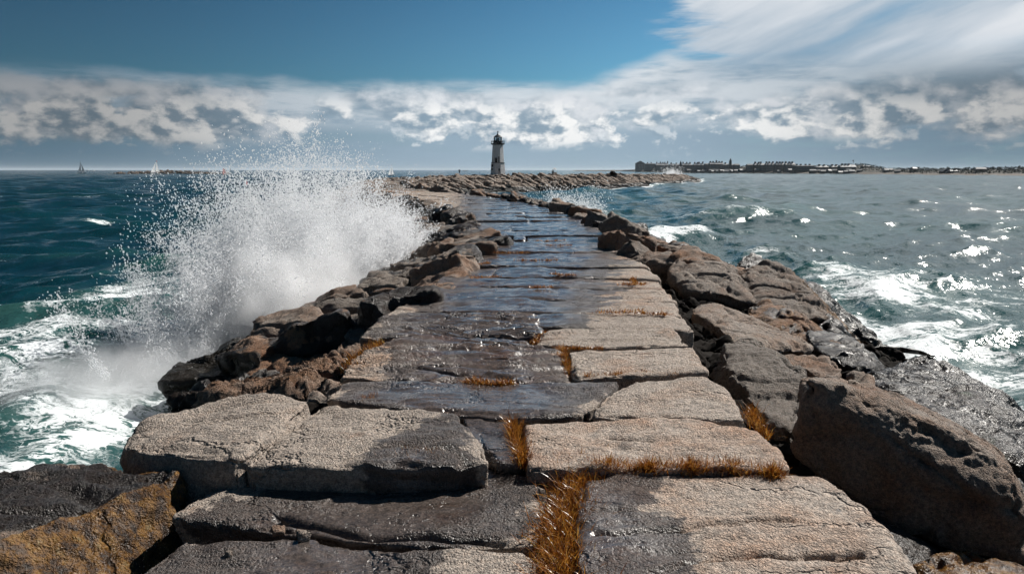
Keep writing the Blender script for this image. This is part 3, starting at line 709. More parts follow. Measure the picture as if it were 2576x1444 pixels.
# ------------------------------------------------------------ sea
def sea_material():
    m, n, b, out = new_mat('sea_water')
    g = n.t.nodes.new('ShaderNodeNewGeometry'); P = g.outputs['Position']
    foam_a = n.attr('foam'); crest = n.attr('crest')
    # small ripples as tilted normals, present all the way to the horizon
    def rip(scale, k, st):
        v = n.v('MULTIPLY', P, st); c = n.noise(v, scale, 3, .62, col=True)
        c = n.v('SUBTRACT', c, (.5, .5, .5)); return n.v('MULTIPLY', c, (k, k, 0))
    rn = n.v('ADD', rip(.55, .24, (1, .62, 1)), rip(2.6, .5, (1, .7, 1)))
    rn = n.v('ADD', rn, rip(12.0, .9, (1, .8, 1)))
    rn = n.v('ADD', rn, rip(31.0, .7, (1, .85, 1)))
    nrm = n.v('NORMALIZE', n.v('ADD', g.outputs['Normal'], rn))
    # colour of the body: teal, greener and lighter where the crest is thin or aerated
    patch = n.noise(P, .05, 4, .6)
    lee = n.ss(n.sep(P)[0], -6, 8)
    body = n.mix(n.ss(patch, .35, .65), n.mix(lee, (.002, .022, .034), (.008, .042, .044)), n.mix(lee, (.004, .036, .046), (.014, .064, .062)))
    body = n.mix(n.ss(crest, .25, 1.0), body, (.012, .075, .066))
    aer = n.ss(n.m('ADD', foam_a, n.m('MULTIPLY', n.m('SUBTRACT', n.noise(P, .5, 4), .5), .6)), .10, .9)
    body = n.mix(aer, body, (.032, .095, .088))
    # foam web
    wv = n.v('ADD', P, n.v('SCALE', n.v('SUBTRACT', n.noise(P, .9, 4, .6, col=True), (.5, .5, .5)), 1.3))
    wv = n.v('MULTIPLY', wv, (.62, 1.05, 1.0))
    a = n.m('ABSOLUTE', n.m('SUBTRACT', n.noise(wv, 1.5, 8, .62), .5))
    a2 = n.m('ABSOLUTE', n.m('SUBTRACT', n.noise(n.v('ADD', wv, (7, 3, 1)), 4.2, 6, .6), .5))
    web = n.m('SUBTRACT', 1.0, n.m('MULTIPLY', n.m('MINIMUM', a, n.m('MULTIPLY', a2, 1.15)), 9.0))
    solid = n.noise(wv, .7, 8, .68)
    f = n.m('ADD', n.m('MULTIPLY', foam_a, .92), n.m('MULTIPLY', web, .40))
    f = n.m('ADD', f, n.m('MULTIPLY', n.m('SUBTRACT', solid, .5), 1.9))
    fm = n.ss(f, .74, 1.02)
    fm = n.m('MULTIPLY', fm, n.ss(foam_a, .03, .16))
    n.put(b.inputs['Base Color'], n.mix(fm, body, (.80, .84, .86)))
    n.put(b.inputs['Roughness'], n.fmix(fm, .15, .75))
    b.inputs['IOR'].default_value = 1.333
    n.put(b.inputs['Specular IOR Level'], n.fmix(fm, .5, .2))
    n.put(b.inputs['Normal'], nrm)
    return m
def build_sea():
    rad = [1.5]
    while rad[-1] < 26000: rad.append(rad[-1] * (1.0056 if rad[-1] < 400 else 1.012) + .004)
    rad = np.array(rad)
    a1 = np.arange(-46, 46.01, .115); a2 = np.arange(46, 314, 3.0)[1:]
    ang = np.radians(np.concatenate([a1, a2]))
    A, Rr = np.meshgrid(ang, rad); nr, na = A.shape
    X = Rr * np.sin(A); Y = Rr * np.cos(A)
    spacing = Rr * .0058 + .01
    H = np.zeros_like(X); DX = np.zeros_like(X); DY = np.zeros_like(X)
    rg = np.random.default_rng(21); main = math.atan2(-.62, .78)
    G = np.zeros_like(X)
    act = Rr[:, 0] < 900; na_ = int(act.sum())
    Xa, Ya, Sa = X[:na_], Y[:na_], spacing[:na_]
    # calmer on the lee (far right), rougher close in
    for i in range(110):
        lam = .55 * (26 / .55) ** ((i + rg.random()) / 110)
        th = main + rg.normal(0, .55); k = 2 * math.pi / lam
        amp = .0078 * lam ** .84 * rg.uniform(.5, 1.25) * (1.0 if lam < 12 else .7)
        fade = sstep(2.0, 4.2, lam / Sa)
        ph = k * (Xa * math.cos(th) + Ya * math.sin(th)) + rg.uniform(0, 6.28)
        s_, c_ = np.sin(ph), np.cos(ph)
        H[:na_] += amp * fade * s_
        q = .85 * amp * fade
        DX[:na_] += q * c_ * math.cos(th); DY[:na_] += q * c_ * math.sin(th)
    d, side, arc = path_dist(X[:na_], Y[:na_])
    crest = np.zeros_like(X); crest[:na_] = np.clip(H[:na_] * 1.5 - .1, 0, 1) * sstep(140, 25, Rr[:na_])
    foam = np.zeros_like(X)
    # damp a little against the far stones
    # hand-placed swells (world x, y, length along, width, height, direction)
    def ridge(x0, y0, L, W, h, th, fo=0.0, skew=0.0):
        u = (X - x0) * math.cos(th) + (Y - y0) * math.sin(th); v = -(X - x0) * math.sin(th) + (Y - y0) * math.cos(th)
        v = v + .12 * L * np.sin(u / L * 2.3)
        b = np.exp(-(u / L) ** 2 - (np.abs(v) / W) ** 1.6)
        H[...] += h * b; crest[...] += .5 * b * (h > 0)
        if fo: foam[...] = np.maximum(foam, .9 * fo * np.exp(-(u / L) ** 2 - ((v - skew) / W) ** 2))
    ridge(16.5, 52, 7.0, 2.4, 1.25, math.radians(40), .62, -.8)
    ridge(9.2, 38, 3.4, 1.6, .9, math.radians(50), 1.1, .3)
    ridge(-13, 17, 5.0, 1.5, .42, math.radians(35), .6)
    ridge(-19, 30, 7.0, 2.0, .5, math.radians(25), .3)
    ridge(-11, 14.5, 3.0, .9, .3, math.radians(50), .7)
    ridge(24, 62, 8.0, 2.4, .35, math.radians(20), .2)
    ridge(32, 45, 6.0, 1.6, .4, math.radians(15))
    ridge(30, 88, 9, 2.5, .5, math.radians(10), .25)
    ridge(-9.8, 21, 4.5, 1.4, .40, math.radians(72), .55)
    ridge(-13.5, 26, 6, 1.6, .35, math.radians(60), .3)
    ridge(-7.2, 10.0, 1.6, 2.2, .45, math.radians(10), .6)
    ridge(-9.5, 12.0, 3.4, 1.1, .35, math.radians(30), .5)
    def blob(px, py, rx, ry, v):
        x0, y0, _ = unproj(px, py, SEA)
        foam[...] = np.maximum(foam, v * np.exp(-((X - x0) / rx) ** 2 - ((Y - y0) / ry) ** 2))
    for a in ((330, 770, 3.4, 5.0, .74), (200, 850, 3.2, 3.0, .76), (60, 960, 3.0, 2.0, .74), (430, 900, 1.8, 1.8, .74), (350, 1020, 1.5, 1.4, .76), (150, 1080, 1.8, 1.6, .68), (430, 690, 3.0, 4.5, .45), (520, 800, 2.0, 4.0, .85), (60, 800, 4, 3, .35),
              (2250, 740, 3.6, 5.0, .72), (2120, 720, 1.8, 3.4, .74), (2380, 850, 3.0, 2.6, .74), (2500, 930, 3.0, 1.8, .66), (2180, 830, 1.2, 2.6, .62), (2480, 730, 3.5, 4.5, .42), (2300, 900, 2, 1.6, .55),
              (1950, 640, 3.5, 6, .32), (1640, 610, 2, 4, .6), (260, 560, 2.6, .9, .62), (1640, 498, 2.4, 2.5, .55), (130, 497, 25, 2.5, .40), (1500, 540, 2.5, 10, .5)): blob(*a)
    da = d + .35 * np.sin(arc * 1.9) + .2 * np.sin(arc * 4.3)
    wl = np.where(side > 0, 5.6, 4.4)
    collar = np.exp(-((da - wl) / np.where(arc > 90, 1.6, 1.1)) ** 2) * .75
    foam[:na_] = np.maximum(foam[:na_], collar)
    Z = SEA + H
    Xo, Yo = X + DX, Y + DY
    V = np.stack([Xo, Yo, Z], -1).reshape(-1, 3)
    idx = np.arange(nr * na).reshape(nr, na)
    nx = np.roll(idx, -1, axis=1)
    F = np.stack([idx[:-1], idx[1:], nx[1:], nx[:-1]], -1).reshape(-1, 4)[:, ::-1].copy()
    o = mesh_obj('sea', V, F, sea_material(), origin=(0, 0, 0), attrs={'foam': foam.ravel(), 'crest': np.clip(crest, 0, 1).ravel()})
    # inner disc under the camera is inside the breakwater: no cap needed
    tag(o, kind='structure')
    print('sea verts', len(V))
build_sea()

# ------------------------------------------------------------ weed in the joints
def weed_mat():
    m = bpy.data.materials.new('seaweed'); m.use_nodes = True; nt = m.node_tree; nt.nodes.clear(); n = NB(nt)
    out = nt.nodes.new('ShaderNodeOutputMaterial'); b = nt.nodes.new('ShaderNodeBsdfPrincipled'); t = nt.nodes.new('ShaderNodeBsdfTranslucent')
    mx = nt.nodes.new('ShaderNodeMixShader'); g = nt.nodes.new('ShaderNodeNewGeometry')
    f = n.m('ADD', n.noise(g.outputs['Position'], 40, 2), n.m('MULTIPLY', n.attr('shade'), .22))
    col = n.ramp(f, [(.35, (.10, .025, .004)), (.52, (.33, .115, .014)), (.68, (.56, .26, .04)), (.85, (.55, .42, .14))])
    n.put(b.inputs['Base Color'], col); n.put(t.inputs[0], col); b.inputs['Roughness'].default_value = .28
    mx.inputs[0].default_value = .42
    nt.links.new(b.outputs[0], mx.inputs[1]); nt.links.new(t.outputs[0], mx.inputs[2]); nt.links.new(mx.outputs[0], out.inputs[0])
    return m
WEED = weed_mat()
def weed(label, line, n, length, spread, wid=.006, z0=-.06, z1=.0, lean=(0, -.3), flat=.5, cat='seaweed', group='orange weed growing in the joints'):
    rg = np.random.default_rng(int(line[0][0] * 7 + line[0][1])); L = np.array([unproj(x, y, z1) for x, y in line])
    seg = np.linalg.norm(np.diff(L, axis=0), axis=1); cum = np.concatenate([[0], np.cumsum(seg)])
    tt = rg.random(n) * cum[-1]
    # clumping
    tt = np.clip(tt + (.06 if cum[-1] > .8 else .02) * np.sin(tt * 23), 0, cum[-1])
    B = np.stack([np.interp(tt, cum, L[:, i]) for i in range(3)], 1)
    B[:, :2] += rg.normal(0, spread, (n, 2)); B[:, 2] = z0 + rg.random(n) * .02
    az = rg.random(n) * 2 * np.pi; k = rg.random(n) ** .7 * flat + .1
    D = np.stack([np.cos(az) * k + lean[0], np.sin(az) * k + lean[1], np.ones(n) * 1.0], 1); D /= np.linalg.norm(D, axis=1)[:, None]
    ln = length * rg.uniform(.35, 1.15, n)
    droop = rg.uniform(.2, 1.1, n); S = 6; P = B.copy(); pts = [P.copy()]
    for i in range(1, S):
        D[:, 2] -= droop * .28 * (i / S + .3); D[:, :2] += rg.normal(0, .10, (n, 2)); D /= np.linalg.norm(D, axis=1)[:, None]
        P = P + D * (ln / (S - 1))[:, None]; P[:, 2] = np.maximum(P[:, 2], z0 + .01); pts.append(P.copy())
    side = np.stack([np.sin(az), -np.cos(az), np.zeros(n)], 1)
    V = []; w = wid * rg.uniform(.5, 1.3, n)
    for i, Pp in enumerate(pts):
        ww = (w * (1 - (i / (S - 1)) ** 1.5 * .9))[:, None]; V += [Pp - side * ww / 2, Pp + side * ww / 2]
    V = np.stack(V, 1).reshape(-1, 3); base = np.arange(n)[:, None] * (2 * S); F = []
    for i in range(S - 1): F.append(base + np.array([[2 * i, 2 * i + 1, 2 * i + 3, 2 * i + 2]]))
    sh = np.repeat(rg.normal(0, .5, n), 2 * S)
    return tag(mesh_obj('seaweed_clump', V, np.concatenate(F), WEED, attrs={'shade': sh}), label, cat, group, kind='thing')
weed('biggest shaggy orange weed clump running to the bottom edge between two slabs', [(1442, 1158), (1462, 1195), (1450, 1250), (1425, 1310), (1408, 1370), (1425, 1430), (1450, 1480)], 5200, .20, .075, .007, -.10, 0, (.05, -.25), 1.0)
weed('orange weed fringe along the front of the pale slab left of the huge boulder', [(1475, 1188), (1600, 1193), (1700, 1192), (1820, 1192), (1900, 1202), (1960, 1206)], 4200, .12, .022, .006, .0, 0, (0, -.15), .7)
weed('spiky orange tuft below the wet corner of the raised pale slab', [(985, 1188), (1040, 1186), (1070, 1184), (1130, 1180)], 800, .19, .03, .006, -.02, 0, (-.1, -.1), 1.1)
weed('narrow upright strand of orange weed in the joint left of the fringed slab', [(1288, 1070), (1296, 1110), (1312, 1150), (1322, 1175)], 700, .17, .022, .006, -.03, 0, (-.1, -.1), .5)
weed('low orange weed patch in a crack of the wide wet slab', [(1165, 958), (1230, 962), (1300, 964)], 600, .09, .02, .007, .0, .03, (0, -.2), 1.0)
weed('mossy orange weed line in front of the smooth light grey slab', [(1448, 950), (1520, 948), (1600, 946), (1690, 942)], 1800, .075, .022, .007, .0, .02, (0, -.2), 1.0)
weed('orange weed in the notch at the left end of the smooth light grey slab', [(1408, 874), (1420, 900), (1438, 945)], 900, .08, .03, .007, -.01, 0, (0, -.1), 1.0)
weed('orange moss behind the smooth light grey slab', [(1410, 874), (1450, 876), (1520, 876)], 420, .05, .02, .008, .0, .02, (0, -.1), 1.0)
weed('brownish moss on the left corner of the light slab', [(1342, 864), (1355, 848), (1372, 834)], 360, .05, .03, .008, .0, .02, (0, -.1), 1.0)
weed('yellow straw-like weed at the left edge of the paving beside the upright brown block', [(880, 930), (900, 905), (930, 880), (965, 862)], 520, .16, .05, .006, -.04, 0, (-.2, -.1), 1.0)
weed('tuft of ochre weed under the tall rounded pale boulder', [(1888, 1010), (1900, 1040), (1930, 1070)], 420, .14, .03, .006, -.12, 0, (0, -.2), .6)
weed('small rusty tuft beside the small rounded grey stone', [(905, 1010), (925, 1004), (950, 998)], 160, .07, .02, .006, .0, .02, (0, 0), 1.0)
for i, (x0, y0, x1, y1, w) in enumerate([(1190, 668, 1230, 662, .04), (1560, 716, 1620, 716, .04), (1590, 702, 1600, 716, .03), (1300, 655, 1400, 655, .02), (1380, 690, 1450, 693, .02), (1330, 725, 1390, 723, .02), (1180, 700, 1260, 697, .03), (1500, 787, 1620, 784, .03),
                                         (1240, 637, 1330, 637, .02), (1370, 618, 1440, 618, .02), (1340, 607, 1420, 605, .02), (1600, 788, 1680, 792, .03)]):
    weed('small brown weed streak in a far joint of the walkway', [(x0, y0), ((x0 + x1) / 2, (y0 + y1) / 2 + 1), (x1, y1)], 220, .07, w, .012, .02, .03, (0, 0), 1.2, group='brown weed streaks in the far joints')

# ------------------------------------------------------------ spray
def drop_mat():
    m = bpy.data.materials.new('spray_water'); m.use_nodes = True; nt = m.node_tree; nt.nodes.clear(); n = NB(nt)
    out = nt.nodes.new('ShaderNodeOutputMaterial'); b = nt.nodes.new('ShaderNodeBsdfPrincipled'); t = nt.nodes.new('ShaderNodeBsdfTranslucent')
    b.inputs['Base Color'].default_value = (.96, .97, .98, 1); b.inputs['Roughness'].default_value = .35
    t.inputs[0].default_value = (.97, .98, 1.0, 1); mx = nt.nodes.new('ShaderNodeMixShader'); mx.inputs[0].default_value = .66
    nt.links.new(b.outputs[0], mx.inputs[1]); nt.links.new(t.outputs[0], mx.inputs[2])
    tr = nt.nodes.new('ShaderNodeBsdfTransparent'); m2 = nt.nodes.new('ShaderNodeMixShader'); m2.inputs[0].default_value = .30
    nt.links.new(mx.outputs[0], m2.inputs[1]); nt.links.new(tr.outputs[0], m2.inputs[2]); nt.links.new(m2.outputs[0], out.inputs[0])
    return m
DROP = drop_mat()
OCT_V = np.array([(1, 0, 0), (-1, 0, 0), (0, 1, 0), (0, -1, 0), (0, 0, 1), (0, 0, -1)], float)
OCT_F = np.array([(0, 2, 4), (2, 1, 4), (1, 3, 4), (3, 0, 4), (2, 0, 5), (1, 2, 5), (3, 1, 5), (0, 3, 5)])
def droplets(name, P, r, label, E=None):
    n = len(P); O = OCT_V[None] * r[:, None, None]
    if E is not None: O = O + E[:, None, :] * (np.einsum('vk,nk->nv', OCT_V, E) * r[:, None])[:, :, None]
    V = (P[:, None, :] + O).reshape(-1, 3)
    F = (OCT_F[None] + (np.arange(n) * 6)[:, None, None]).reshape(-1, 3)
    return tag(mesh_obj(name, V, F, DROP), label, 'spray', kind='stuff')
def jets(rg, njet, per, origin, direction, length, sig0=.05, sig1=.22, power=1.6, r0=.010):
    O, D, L = origin(rg, njet), direction, length
    Dn = direction(rg, njet, O); Ln = length(rg, njet, O, Dn)
    Pn, rn, En = [], [], []
    for i in range(njet):
        k = int(per * rg.uniform(.3, 1.7)); t = rg.random(k) ** power
        g = .34 * (t * Ln[i]) ** 2 / max(Ln[i], .5)
        p = O[i] + Dn[i] * (t * Ln[i])[:, None] * 1.25; p[:, 2] -= g * .75
        p += rg.normal(0, 1, (k, 3)) * (sig0 + sig1 * t * Ln[i] / 2.5)[:, None]
        # filaments: pull part of the drops towards sub-strands
        f = perlin(p * 1.7 + 5) ; p += .16 * np.stack([f, perlin(p * 1.7 + 30), perlin(p * 1.7 + 60)], 1)
        Pn.append(p); rn.append(np.minimum(r0 * np.exp(rg.normal(-.25, .40, k)) * (1 + (rg.random(k) < .02) * .7) * (.75 + .4 * t), r0 * 2.1))
        e = Dn[i] + rg.normal(0, .25, (k, 3)); e /= np.linalg.norm(e, axis=1)[:, None]; En.append(e * np.sqrt(rg.exponential(.35, k))[:, None])
    jets.E = np.concatenate(En)
    return np.concatenate(Pn), np.concatenate(rn)
rg = np.random.default_rng(99)
def o_main(rg, n):
    u = rg.beta(1.6, 1.4, n); return np.stack([-6.9 + 3.3 * u + rg.normal(0, .45, n), 13.0 + 8.0 * u + rg.normal(0, .7, n), -1.75 + 1.0 * u + rg.normal(0, .12, n)], 1)
def d_main(rg, n, O):
    ax = (O[:, 0] + 5.0) * .16 + rg.normal(.02, .36, n); D = np.stack([ax, rg.normal(0, .25, n), np.ones(n)], 1); return D / np.linalg.norm(D, axis=1)[:, None]
def l_main(rg, n, O, D):
    lean = np.abs(D[:, 0]); peak = np.exp(-((O[:, 0] + 5.3) / np.where(O[:, 0] > -5.3, 1.35, 1.45)) ** 2); return (1.3 + 2.65 * peak) * rg.uniform(.45, 1.05, n) * (1 - .25 * lean)
P1, r1 = jets(rg, 560, 860, o_main, d_main, l_main, sig1=.16, power=1.9, r0=.0115); E1 = jets.E
def d_f(rg, n, O):
    ax = (O[:, 0] + 4.9) * .26 + rg.normal(.0, .36, n); D = np.stack([ax, rg.normal(0, .2, n), np.ones(n) * .9], 1); return D / np.linalg.norm(D, axis=1)[:, None]
Pf, rf = jets(rg, 130, 330, o_main, d_f, lambda rg, n, O, D: l_main(rg, n, O, D) * rg.uniform(.85, 1.2, n), sig0=.03, sig1=.05, power=1.0, r0=.011)
E1 = np.concatenate([E1, jets.E * 1.5]); P1, r1 = np.concatenate([P1, Pf]), np.concatenate([r1, rf])
keep = P1[:, 2] > SEA - .1
droplets('wave_spray', P1[keep], r1[keep] * .9, 'tall white plume of spray bursting over the left bank', E1[keep])
# low surge along the foot of the plume and toward the left
def o_low(rg, n):
    u = rg.random(n); return np.stack([-9.4 + 3.6 * u + rg.normal(0, .4, n), 9.3 + 4.2 * u + rg.normal(0, .6, n), np.full(n, -1.75)], 1)
def d_low(rg, n, O):
    D = np.stack([rg.normal(.1, .55, n), rg.normal(0, .4, n), np.ones(n)], 1); return D / np.linalg.norm(D, axis=1)[:, None]
P2, r2 = jets(rg, 150, 210, o_low, d_low, lambda rg, n, O, D: rg.uniform(.25, .75, n), sig0=.14, sig1=.5, r0=.0055)
droplets('wave_spray', P2, r2, 'low seething spray over the wash at the lower left')
def o_r(rg, n):
    return np.stack([rg.normal(4.6, 1.6, n), 56 + rg.normal(0, 2.0, n), np.full(n, -1.7)], 1)
P3, r3 = jets(rg, 70, 190, o_r, lambda rg, n, O: np.stack([rg.normal(.2, .35, n), rg.normal(0, .3, n), np.full(n, .95)], 1), lambda rg, n, O, D: rg.uniform(.5, 2.0, n), r0=.03, sig0=.18, sig1=.5)
droplets('wave_spray', P3, r3, 'thin fan of spray above the right bank in front of the far mound')
def o_t(rg, n):
    return np.stack([rg.normal(63, 2.2, n), 272 + rg.normal(0, 3, n), np.full(n, -1.2)], 1)
P4, r4 = jets(rg, 40, 120, o_t, lambda rg, n, O: np.stack([rg.normal(-.2, .45, n), rg.normal(0, .3, n), np.full(n, .95)], 1), lambda rg, n, O, D: rg.uniform(1.0, 4.2, n), r0=.09, sig0=.4, sig1=.5)
droplets('wave_spray', P4, r4, 'distant puff of spray at the tip of the far mound')
print('drops', len(P1) + len(P2) + len(P3) + len(P4))
def mist(name, c, rad, dens, scale, label, seed=0.0):
    bm = bmesh.new(); bmesh.ops.create_icosphere(bm, subdivisions=4, radius=1.0); V = np.array([v.co[:] for v in bm.verts]); F = np.array([[v.index for v in f.verts] for f in bm.faces]); bm.free()
    V = V * (1 + .22 * fbm(V * 1.6 + seed, 3))[:, None] * np.array(rad) + np.array(c)
    m = bpy.data.materials.new(name); m.use_nodes = True; nt = m.node_tree; nt.nodes.clear(); n = NB(nt)
    out = nt.nodes.new('ShaderNodeOutputMaterial'); v = nt.nodes.new('ShaderNodeVolumePrincipled')
    g = nt.nodes.new('ShaderNodeNewGeometry'); P = g.outputs['Position']
    q = n.v('DIVIDE', n.v('SUBTRACT', P, tuple(c)), tuple(rad)); l = n.v('LENGTH', q, out=1)
    fall = n.ss(l, .15, 1.0, 1.0, 0.0)
    f = n.ss(n.m('ADD', n.noise(n.v('ADD', P, (seed, 0, 0)), scale, 5, .62), n.m('MULTIPLY', n.m('SUBTRACT', fall, .5), .35)), .42, .66)
    n.put(v.inputs['Density'], n.m('MULTIPLY', n.m('MULTIPLY', f, fall), dens))
    v.inputs['Color'].default_value = (.985, .99, 1.0, 1); v.inputs['Anisotropy'].default_value = .35
    nt.links.new(v.outputs[0], out.inputs['Volume'])
    m.cycles.volume_step_rate = 1.5 if hasattr(m.cycles, 'volume_step_rate') else 1
    o = mesh_obj(name, V, F, None, origin=(0, 0, 0)); o.data.materials.append(m)
    return tag(o, label, 'spray mist', kind='stuff')
mist('spray_mist', (-5.3, 16.2, -.75), (2.8, 4.6, 2.0), 6.5, 1.2, 'milky mist inside the tall plume of spray')
mist('spray_mist', (-7.2, 12.0, -1.6), (2.4, 3.4, .75), 1.7, 1.5, 'low mist over the wash at the lower left', 9.0)
mist('spray_mist', (4.8, 56, -1.4), (2.8, 3.0, 1.4), .7, .9, 'faint mist of the fan of spray right of the walkway', 4.0)
mist('spray_mist', (63, 272, .2), (4.2, 4.0, 3.2), .45, .5, 'faint mist around the distant puff of spray', 14.0)

# ------------------------------------------------------------ generic mesh pieces
class MB:
    def __init__(s): s.v, s.f = [], []
    def add(s, V, F):
        b = len(s.v); s.v += [tuple(v) for v in V]; s.f += [tuple(i + b for i in f) for f in F]; return s
    def box(s, x0, x1, y0, y1, z0, z1):
        V = [(x, y, z) for z in (z0, z1) for y in (y0, y1) for x in (x0, x1)]
        return s.add(V, [(0, 2, 3, 1), (4, 5, 7, 6), (0, 1, 5, 4), (2, 6, 7, 3), (0, 4, 6, 2), (1, 3, 7, 5)])
    def lathe(s, prof, n=24, c=(0, 0), rot=0.0):
        b = len(s.v)
        for r, z in prof:
            for k in range(n): a = 2 * math.pi * k / n + rot; s.v.append((c[0] + r * math.cos(a), c[1] + r * math.sin(a), z))
        for i in range(len(prof) - 1):
            for k in range(n): k2 = (k + 1) % n; s.f.append((b + i * n + k, b + i * n + k2, b + (i + 1) * n + k2, b + (i + 1) * n + k))
        s.f.append(tuple(b + k for k in reversed(range(n)))); s.f.append(tuple(b + (len(prof) - 1) * n + k for k in range(n))); return s
    def tube(s, a, b_, r0, r1=None, n=8):
        a, b_ = Vector(a), Vector(b_); r1 = r0 if r1 is None else r1; d = (b_ - a).normalized()
        u = d.orthogonal().normalized(); w = d.cross(u); b = len(s.v)
        for p, r in ((a, r0), (b_, r1)):
            for k in range(n): t = 2 * math.pi * k / n; s.v.append(tuple(p + (u * math.cos(t) + w * math.sin(t)) * r))
        for k in range(n): k2 = (k + 1) % n; s.f.append((b + k, b + k2, b + n + k2, b + n + k))
        s.f.append(tuple(b + k for k in reversed(range(n)))); s.f.append(tuple(b + n + k for k in range(n))); return s
    def build(s, name, mat, parent=None, smooth=False):
        me = bpy.data.meshes.new(name); me.from_pydata(s.v, [], s.f); me.update(); me.materials.append(mat)
        if smooth: me.polygons.foreach_set('use_smooth', np.ones(len(me.polygons), bool))
        o = bpy.data.objects.new(name, me); scene.collection.objects.link(o); o.parent = parent; return o
def empty(name, loc, label, cat, group=None, rz=0.0, sc=1.0):
    o = bpy.data.objects.new(name, None); scene.collection.objects.link(o); o.location = loc; o.rotation_euler = (0, 0, rz); o.scale = (sc,) * 3
    return tag(o, label, cat, group, 'thing')
def sh_copy(o, parent, loc=None, scale=None):
    c = o.copy(); scene.collection.objects.link(c); c.parent = parent
    if loc is not None: c.location = loc
    if scale is not None: c.scale = scale
    return c

# ------------------------------------------------------------ lighthouse
def brick_white():
    m, n, b, out = new_mat('white_brick'); tc = n.t.nodes.new('ShaderNodeTexCoord'); P = tc.outputs['Object']
    x, y, z = n.sep(P)[:3]; a = n.m('ARCTAN2', y, x)
    br = n.t.nodes.new('ShaderNodeTexBrick'); n.put(br.inputs['Vector'], n.xyz(n.m('MULTIPLY', a, 2.4), n.m('MULTIPLY', z, 2.2), 0))
    br.inputs['Scale'].default_value = 2.2; br.inputs['Mortar Size'].default_value = .03
    for i, c in ((1, (.93, .93, .92, 1)), (2, (.86, .86, .86, 1)), (3, (.38, .39, .41, 1))): br.inputs[i].default_value = c
    d = n.noise(n.v('MULTIPLY', P, (1, 1, .35)), 2.2, 6, .65)
    c = n.mix(n.ss(d, .56, .72), br.outputs[0], (.30, .28, .25))
    n.put(b.inputs['Base Color'], c); b.inputs['Roughness'].default_value = .8
    n.put(b.inputs['Normal'], n.bump(br.outputs['Fac'], .7, .03)); return m
WB = brick_white(); IRON = flat_mat('black_iron', (.012, .012, .014), .45); DARK = flat_mat('dark_opening', (.012, .012, .013), .5)
GLASS = flat_mat('lantern_glass', (.75, .85, .9), .05, trans=.9, var=.02)
LX, LY = at(1252.7, 443, 141.0)[0], 141.0; LZ = .62
LH = empty('lighthouse', (LX, LY, LZ), 'white brick lighthouse with a black lantern room standing on the far mound', 'lighthouse')
LH.scale = (1.13, 1.13, 1.02)
r8 = math.pi / 8
MB().lathe([(1.50, -.8), (1.46, 0), (1.30, 2.72)], 8, rot=r8).build('tower_base', WB, LH)
MB().lathe([(1.36, 2.722), (1.36, 2.80)], 8, rot=r8).build('ledge', IRON, LH)
MB().lathe([(1.20, 2.802), (1.01, 6.25)], 8, rot=r8).build('tower', WB, LH)
MB().lathe([(1.05, 6.252), (1.22, 6.34), (1.24, 6.50), (1.20, 6.52)], 24).build('gallery', IRON, LH)
rl = MB()
for zz in (6.72, 6.88, 7.02):
    for k in range(16):
        a, b_ = 2 * math.pi * k / 16, 2 * math.pi * (k + 1) / 16
        rl.tube((1.17 * math.cos(a), 1.17 * math.sin(a), zz), (1.17 * math.cos(b_), 1.17 * math.sin(b_), zz), .018, n=5)
for k in range(16): a = 2 * math.pi * k / 16; rl.tube((1.17 * math.cos(a), 1.17 * math.sin(a), 6.521), (1.17 * math.cos(a), 1.17 * math.sin(a), 7.04), .025, n=5)
rl.build('railing', IRON, LH)
LR = MB().lathe([(.76, 6.522), (.76, 7.06), (.72, 7.09)], 10).build('lantern_room', IRON, LH)
MB().lathe([(.66, 7.092), (.66, 7.70)], 10).build('lantern_glass', GLASS, LR)
mu = MB()
for k in range(10): a = 2 * math.pi * k / 10; mu.tube((.70 * math.cos(a), .70 * math.sin(a), 7.09), (.70 * math.cos(a), .70 * math.sin(a), 7.71), .035, n=5)
mu.build('mullion', IRON, LR)
MB().lathe([(.16, 7.093), (.22, 7.2), (.22, 7.55), (.1, 7.66)], 12).build('lens', flat_mat('lens_glass', (.55, .65, .68), .1), LR, True)
RF = MB().lathe([(.78, 7.712), (.82, 7.74), (.55, 7.98), (.26, 8.18), (.12, 8.36), (.07, 8.5)], 16).build('roof', IRON, LH)
MB().lathe([(.04, 8.50), (.05, 8.60), (.13, 8.66), (.15, 8.74), (.11, 8.82), (.02, 8.86), (.015, 8.98)], 12).build('finial', IRON, RF, True)
dr = MB().box(-.31, .03, -1.18, -1.05, 2.81, 3.66).build('door', DARK, LH); dr.location = (-.18, -.02, 0)
MB().box(-.34, -.312, -1.2, -1.04, 2.805, 3.70).box(.032, .06, -1.2, -1.04, 2.805, 3.70).box(-.34, .06, -1.2, -1.04, 3.702, 3.74).build('door_frame', IRON, dr)
lp = MB().tube((.16, -1.24, 2.81), (.16, -1.22, 3.95), .06).tube((.16, -1.22, 3.9), (.16, -1.1, 3.9), .02).build('lamp_post', IRON, LH)
MB().lathe([(.03, 3.96), (.09, 4.02), (.09, 4.1), (.02, 4.16)], 10, c=(.16, -1.22)).build('lamp_globe', flat_mat('white_paint', (.8, .8, .78), .4), lp, True)
for (a, z, w, h) in ((-2.50, 1.25, .34, .42), (-2.45, 1.95, .3, .5), (-1.38, 1.25, .24, .34)):
    wn_ = MB().box(-w / 2, w / 2, -.06, .06, 0, h).build('window', DARK, LH)
    rr = 1.36 - z * .06; wn_.location = (rr * math.cos(a), rr * math.sin(a), z); wn_.rotation_euler = (0, 0, a + math.pi / 2)

